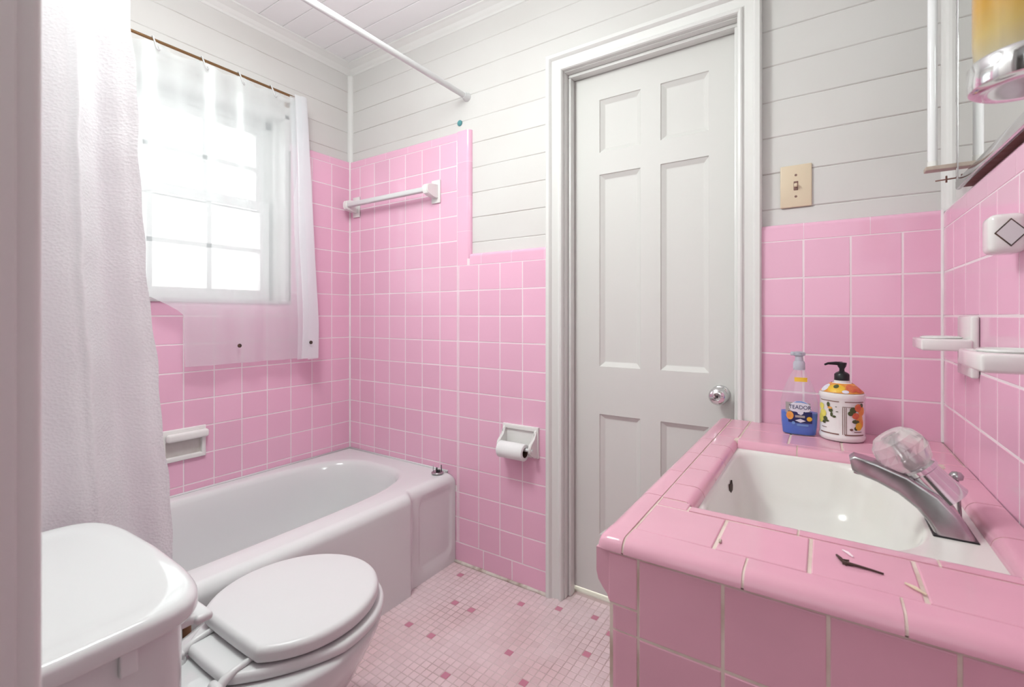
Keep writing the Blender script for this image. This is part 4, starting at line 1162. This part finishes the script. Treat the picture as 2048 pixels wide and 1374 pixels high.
# debris on the counter
z_ = CT + 0.0018
bm = NB(); tube(bm, [(.013, .752, z_), (.017, .741, z_ + .001), (.023, .729, z_)], [.0012, .0022, .0018], 6)
tube(bm, [(.019, .733, z_), (.032, .731, z_ + .001), (.047, .731, z_), (.060, .728, z_)], [.0028, .0018, .0014, .0012], 6); tube(bm, [(.016, .741, z_), (.026, .738, z_ + .002)], [.001, .0012], 6)
tag(obj('twig', bm, M['twig'], smooth=True), 'dark dried forked twig lying on the pink counter tiles', 'twig')
bm = NB(); tube(bm, [(.020, .772, z_), (.026, .765, z_ + .0005), (.031, .757, z_)], [.0008, .0018, .0010], 6)
tag(obj('plaster_crumb', bm, M['grout']), 'tiny pale crumb behind the dark twig on the counter', 'crumb')
bm = NB(); tube(bm, [(.079, .717, z_), (.087, .708, z_ + .001), (.096, .700, z_)], [.0012, .0022, .0010], 6)
tag(obj('splinter', bm, M['ivory']), 'short pale splinter on the counter grout right of the twig', 'splinter')
bm = NB(); tube(bm, [(-.122, .712, z_ - .0005), (-.121, .703, z_)], [.0022, .0014], 6)
tag(obj('grout_fleck', bm, M['tan']), 'tiny brown fleck on the counter grout near the rounded corner', 'fleck')

# ------------------------------------------------------------------ medicine cabinet with mirror
MX, MY0, MY1, MZ0, MZ1 = 0.243, 0.62, 1.412, 1.352, 1.98
mc = thing('medicine_cabinet', (0.255, 1.0, MZ0), 'chrome framed mirror cabinet on the right wall above the pink tile', 'mirror cabinet')
bm = NB(); box(bm, MX + 0.004, BR - 0.0005, MY0 + 0.004, MY1 - 0.004, MZ0 + 0.004, MZ1 - 0.004); obj('case', bm, M['rust'], mc)
bm = NB(); box(bm, MX + 0.001, MX + 0.0035, MY0 + 0.008, MY1 - 0.006, MZ0 + 0.012, MZ1 - 0.01); obj('mirror_glass', bm, M['mirror'], mc)
bm = NB(); w = 0.014
box(bm, MX - 0.002, MX + 0.008, MY0, MY1, MZ0, MZ0 + 0.020, 0.003, 2); box(bm, MX - 0.001, MX + 0.008, MY0, MY1, MZ1 - w, MZ1, 0.003, 2)
box(bm, MX - 0.001, MX + 0.008, MY0, MY0 + w, MZ0, MZ1, 0.003, 2); box(bm, MX - 0.001, MX + 0.008, MY1 - w * 0.6, MY1, MZ0, MZ1, 0.003, 2)
obj('frame', bm, M['chrome'], mc, smooth=True, angle=40)

# vertical tube light
tl = thing('tube_light', (0.206, 1.432, 1.41), 'vertical white tube light beside the mirror, in a tan bracket', 'wall light')
bm = NB(); lathe(bm, [(0.007, 0.008), (0.009, 0.020), (0.009, 0.54), (0.007, 0.55)], (0.206, 1.432, 1.412), n=24); obj('tube', bm, M['tube'], tl, smooth=True, angle=50)
for z in (1.404, 1.960):
    bm = NB(); box(bm, 0.192, BR - 0.002, 1.418, 1.446, z, z + 0.010, 0.002, 2); obj('bracket', bm, M['tan'], tl)
for z in (1.4135, 1.947):
    bm = NB(); lathe(bm, [(0.0095, 0), (0.0095, 0.013)], (0.206, 1.432, z), n=20); obj('end_cap', bm, M['ceramic'], tl, smooth=True, angle=40)
bm = NB(); tube(bm, [(0.212, 1.440, 1.383), (0.266, 1.44, 1.386)], 0.0016, 8); tube(bm, [(0.231, 1.44, 1.377), (0.231, 1.44, 1.392)], 0.0018, 8)
obj('pin', bm, M['rust'], tl, smooth=True)

# amber glass lamp close to the camera
LX, LY, LR = 0.170, 0.672, 0.046
la = thing('wall_lamp', (LX, LY, 1.301), 'amber glass wall lamp in a chrome collar at the upper right', 'wall lamp')
bm = NB(); lathe(bm, [(0.030, 0.000), (LR - 0.006, 0.000), (LR - 0.001, 0.003), (LR, 0.006), (LR, 0.027), (LR - 0.002, 0.030), (LR - 0.006, 0.030)], (LX, LY, 1.301), n=64, cap1=False)
tube(bm, [(LX + 0.04, LY, 1.316), (XR, LY, 1.316)], 0.009, 16); lathe(bm, [(0.035, 0), (0.032, 0.006)], (XR, LY, 1.316), (-1, 0, 0), 24)
obj('collar', bm, M['chrome'], la, smooth=True, angle=40)
bm = NB(); lathe(bm, [(LR - 0.010, 0.0225), (LR - 0.006, 0.024), (LR - 0.004, 0.052), (LR - 0.004, 0.18), (LR - 0.010, 0.24), (LR - 0.02, 0.27), (0.006, 0.28)], (LX, LY, 1.301), n=64)
obj('amber_shade', bm, M['amber'], la, smooth=True, angle=50)

# ------------------------------------------------------------------ ceramic holders on the right wall
def shelf(name, yc, xt, label, cat):
    h = thing(name, (XR, yc, 0.95), label, cat)
    bm = NB(); box(bm, XR - 0.013, XR - 0.0005, yc - 0.057, yc + 0.057, 0.952, 1.073, 0.004, 3); obj('backplate', bm, M['ceramic'], h, smooth=True, angle=40)
    bm = NB(); box(bm, xt, XR - 0.010, yc - 0.060, yc + 0.060, 1.004, 1.027, 0.004, 3)
    obj('tray', bm, M['ceramic'], h, smooth=True, angle=40)
    bm = NB(); lathe(bm, [(0.030, 0), (0.034, 0.002), (0.030, 0.005), (0.028, 0.002)], ((xt + XR) / 2 - 0.005, yc, 1.0265), n=30); obj('raised_rim', bm, M['ceramic'], h, smooth=True)
shelf('tumbler_holder', 1.302, 0.162, 'white ceramic tray holder on the right wall nearest the corner', 'tumbler holder')
shelf('soap_holder', 0.850, 0.158, 'white ceramic tray holder on the right wall nearest the camera, cut by the frame', 'soap holder')
# towel bar post with a diamond socket
po = thing('towel_bar_post', (XR, 1.02, 1.17), 'white ceramic towel bar post with dark diamond socket, right wall', 'towel bar post')
bm = NB(); box(bm, 0.206, XR - 0.0005, 0.985, 1.032, 1.167, 1.226, 0.010, 4); obj('post', bm, M['ceramic'], po, smooth=True, angle=50)
bm = NB(); yy = 0.9845; c_ = (0.229, 1.1965)
for rad, y_, key in ((0.021, yy - 0.0005, 'dark'), (0.0185, yy - 0.0012, 'plastic')):
    bm = NB(); ring_loft(bm, [[Vector((c_[0] + rad * a, y, c_[1] + rad * b)) for a, b in ((-.85, 0), (0, 1), (.85, 0), (0, -1))] for y in (y_, yy + 0.001)])
    obj('socket_rim' if key == 'dark' else 'socket', bm, M[key], po)

# made-up ceiling pan out of view, over the added fill lights
cl = thing('added_ceiling_pan', (-1.08, 0.52, 2.29), 'round white pan added out of view above the fill lights', 'added lamp pan')
bm = NB(); lathe(bm, [(0.28, 0), (0.28, 0.06), (0.24, 0.089)], (-1.08, 0.52, 2.29), n=48)
obj('fill_pan', bm, M['paint'], cl, smooth=True, angle=40)
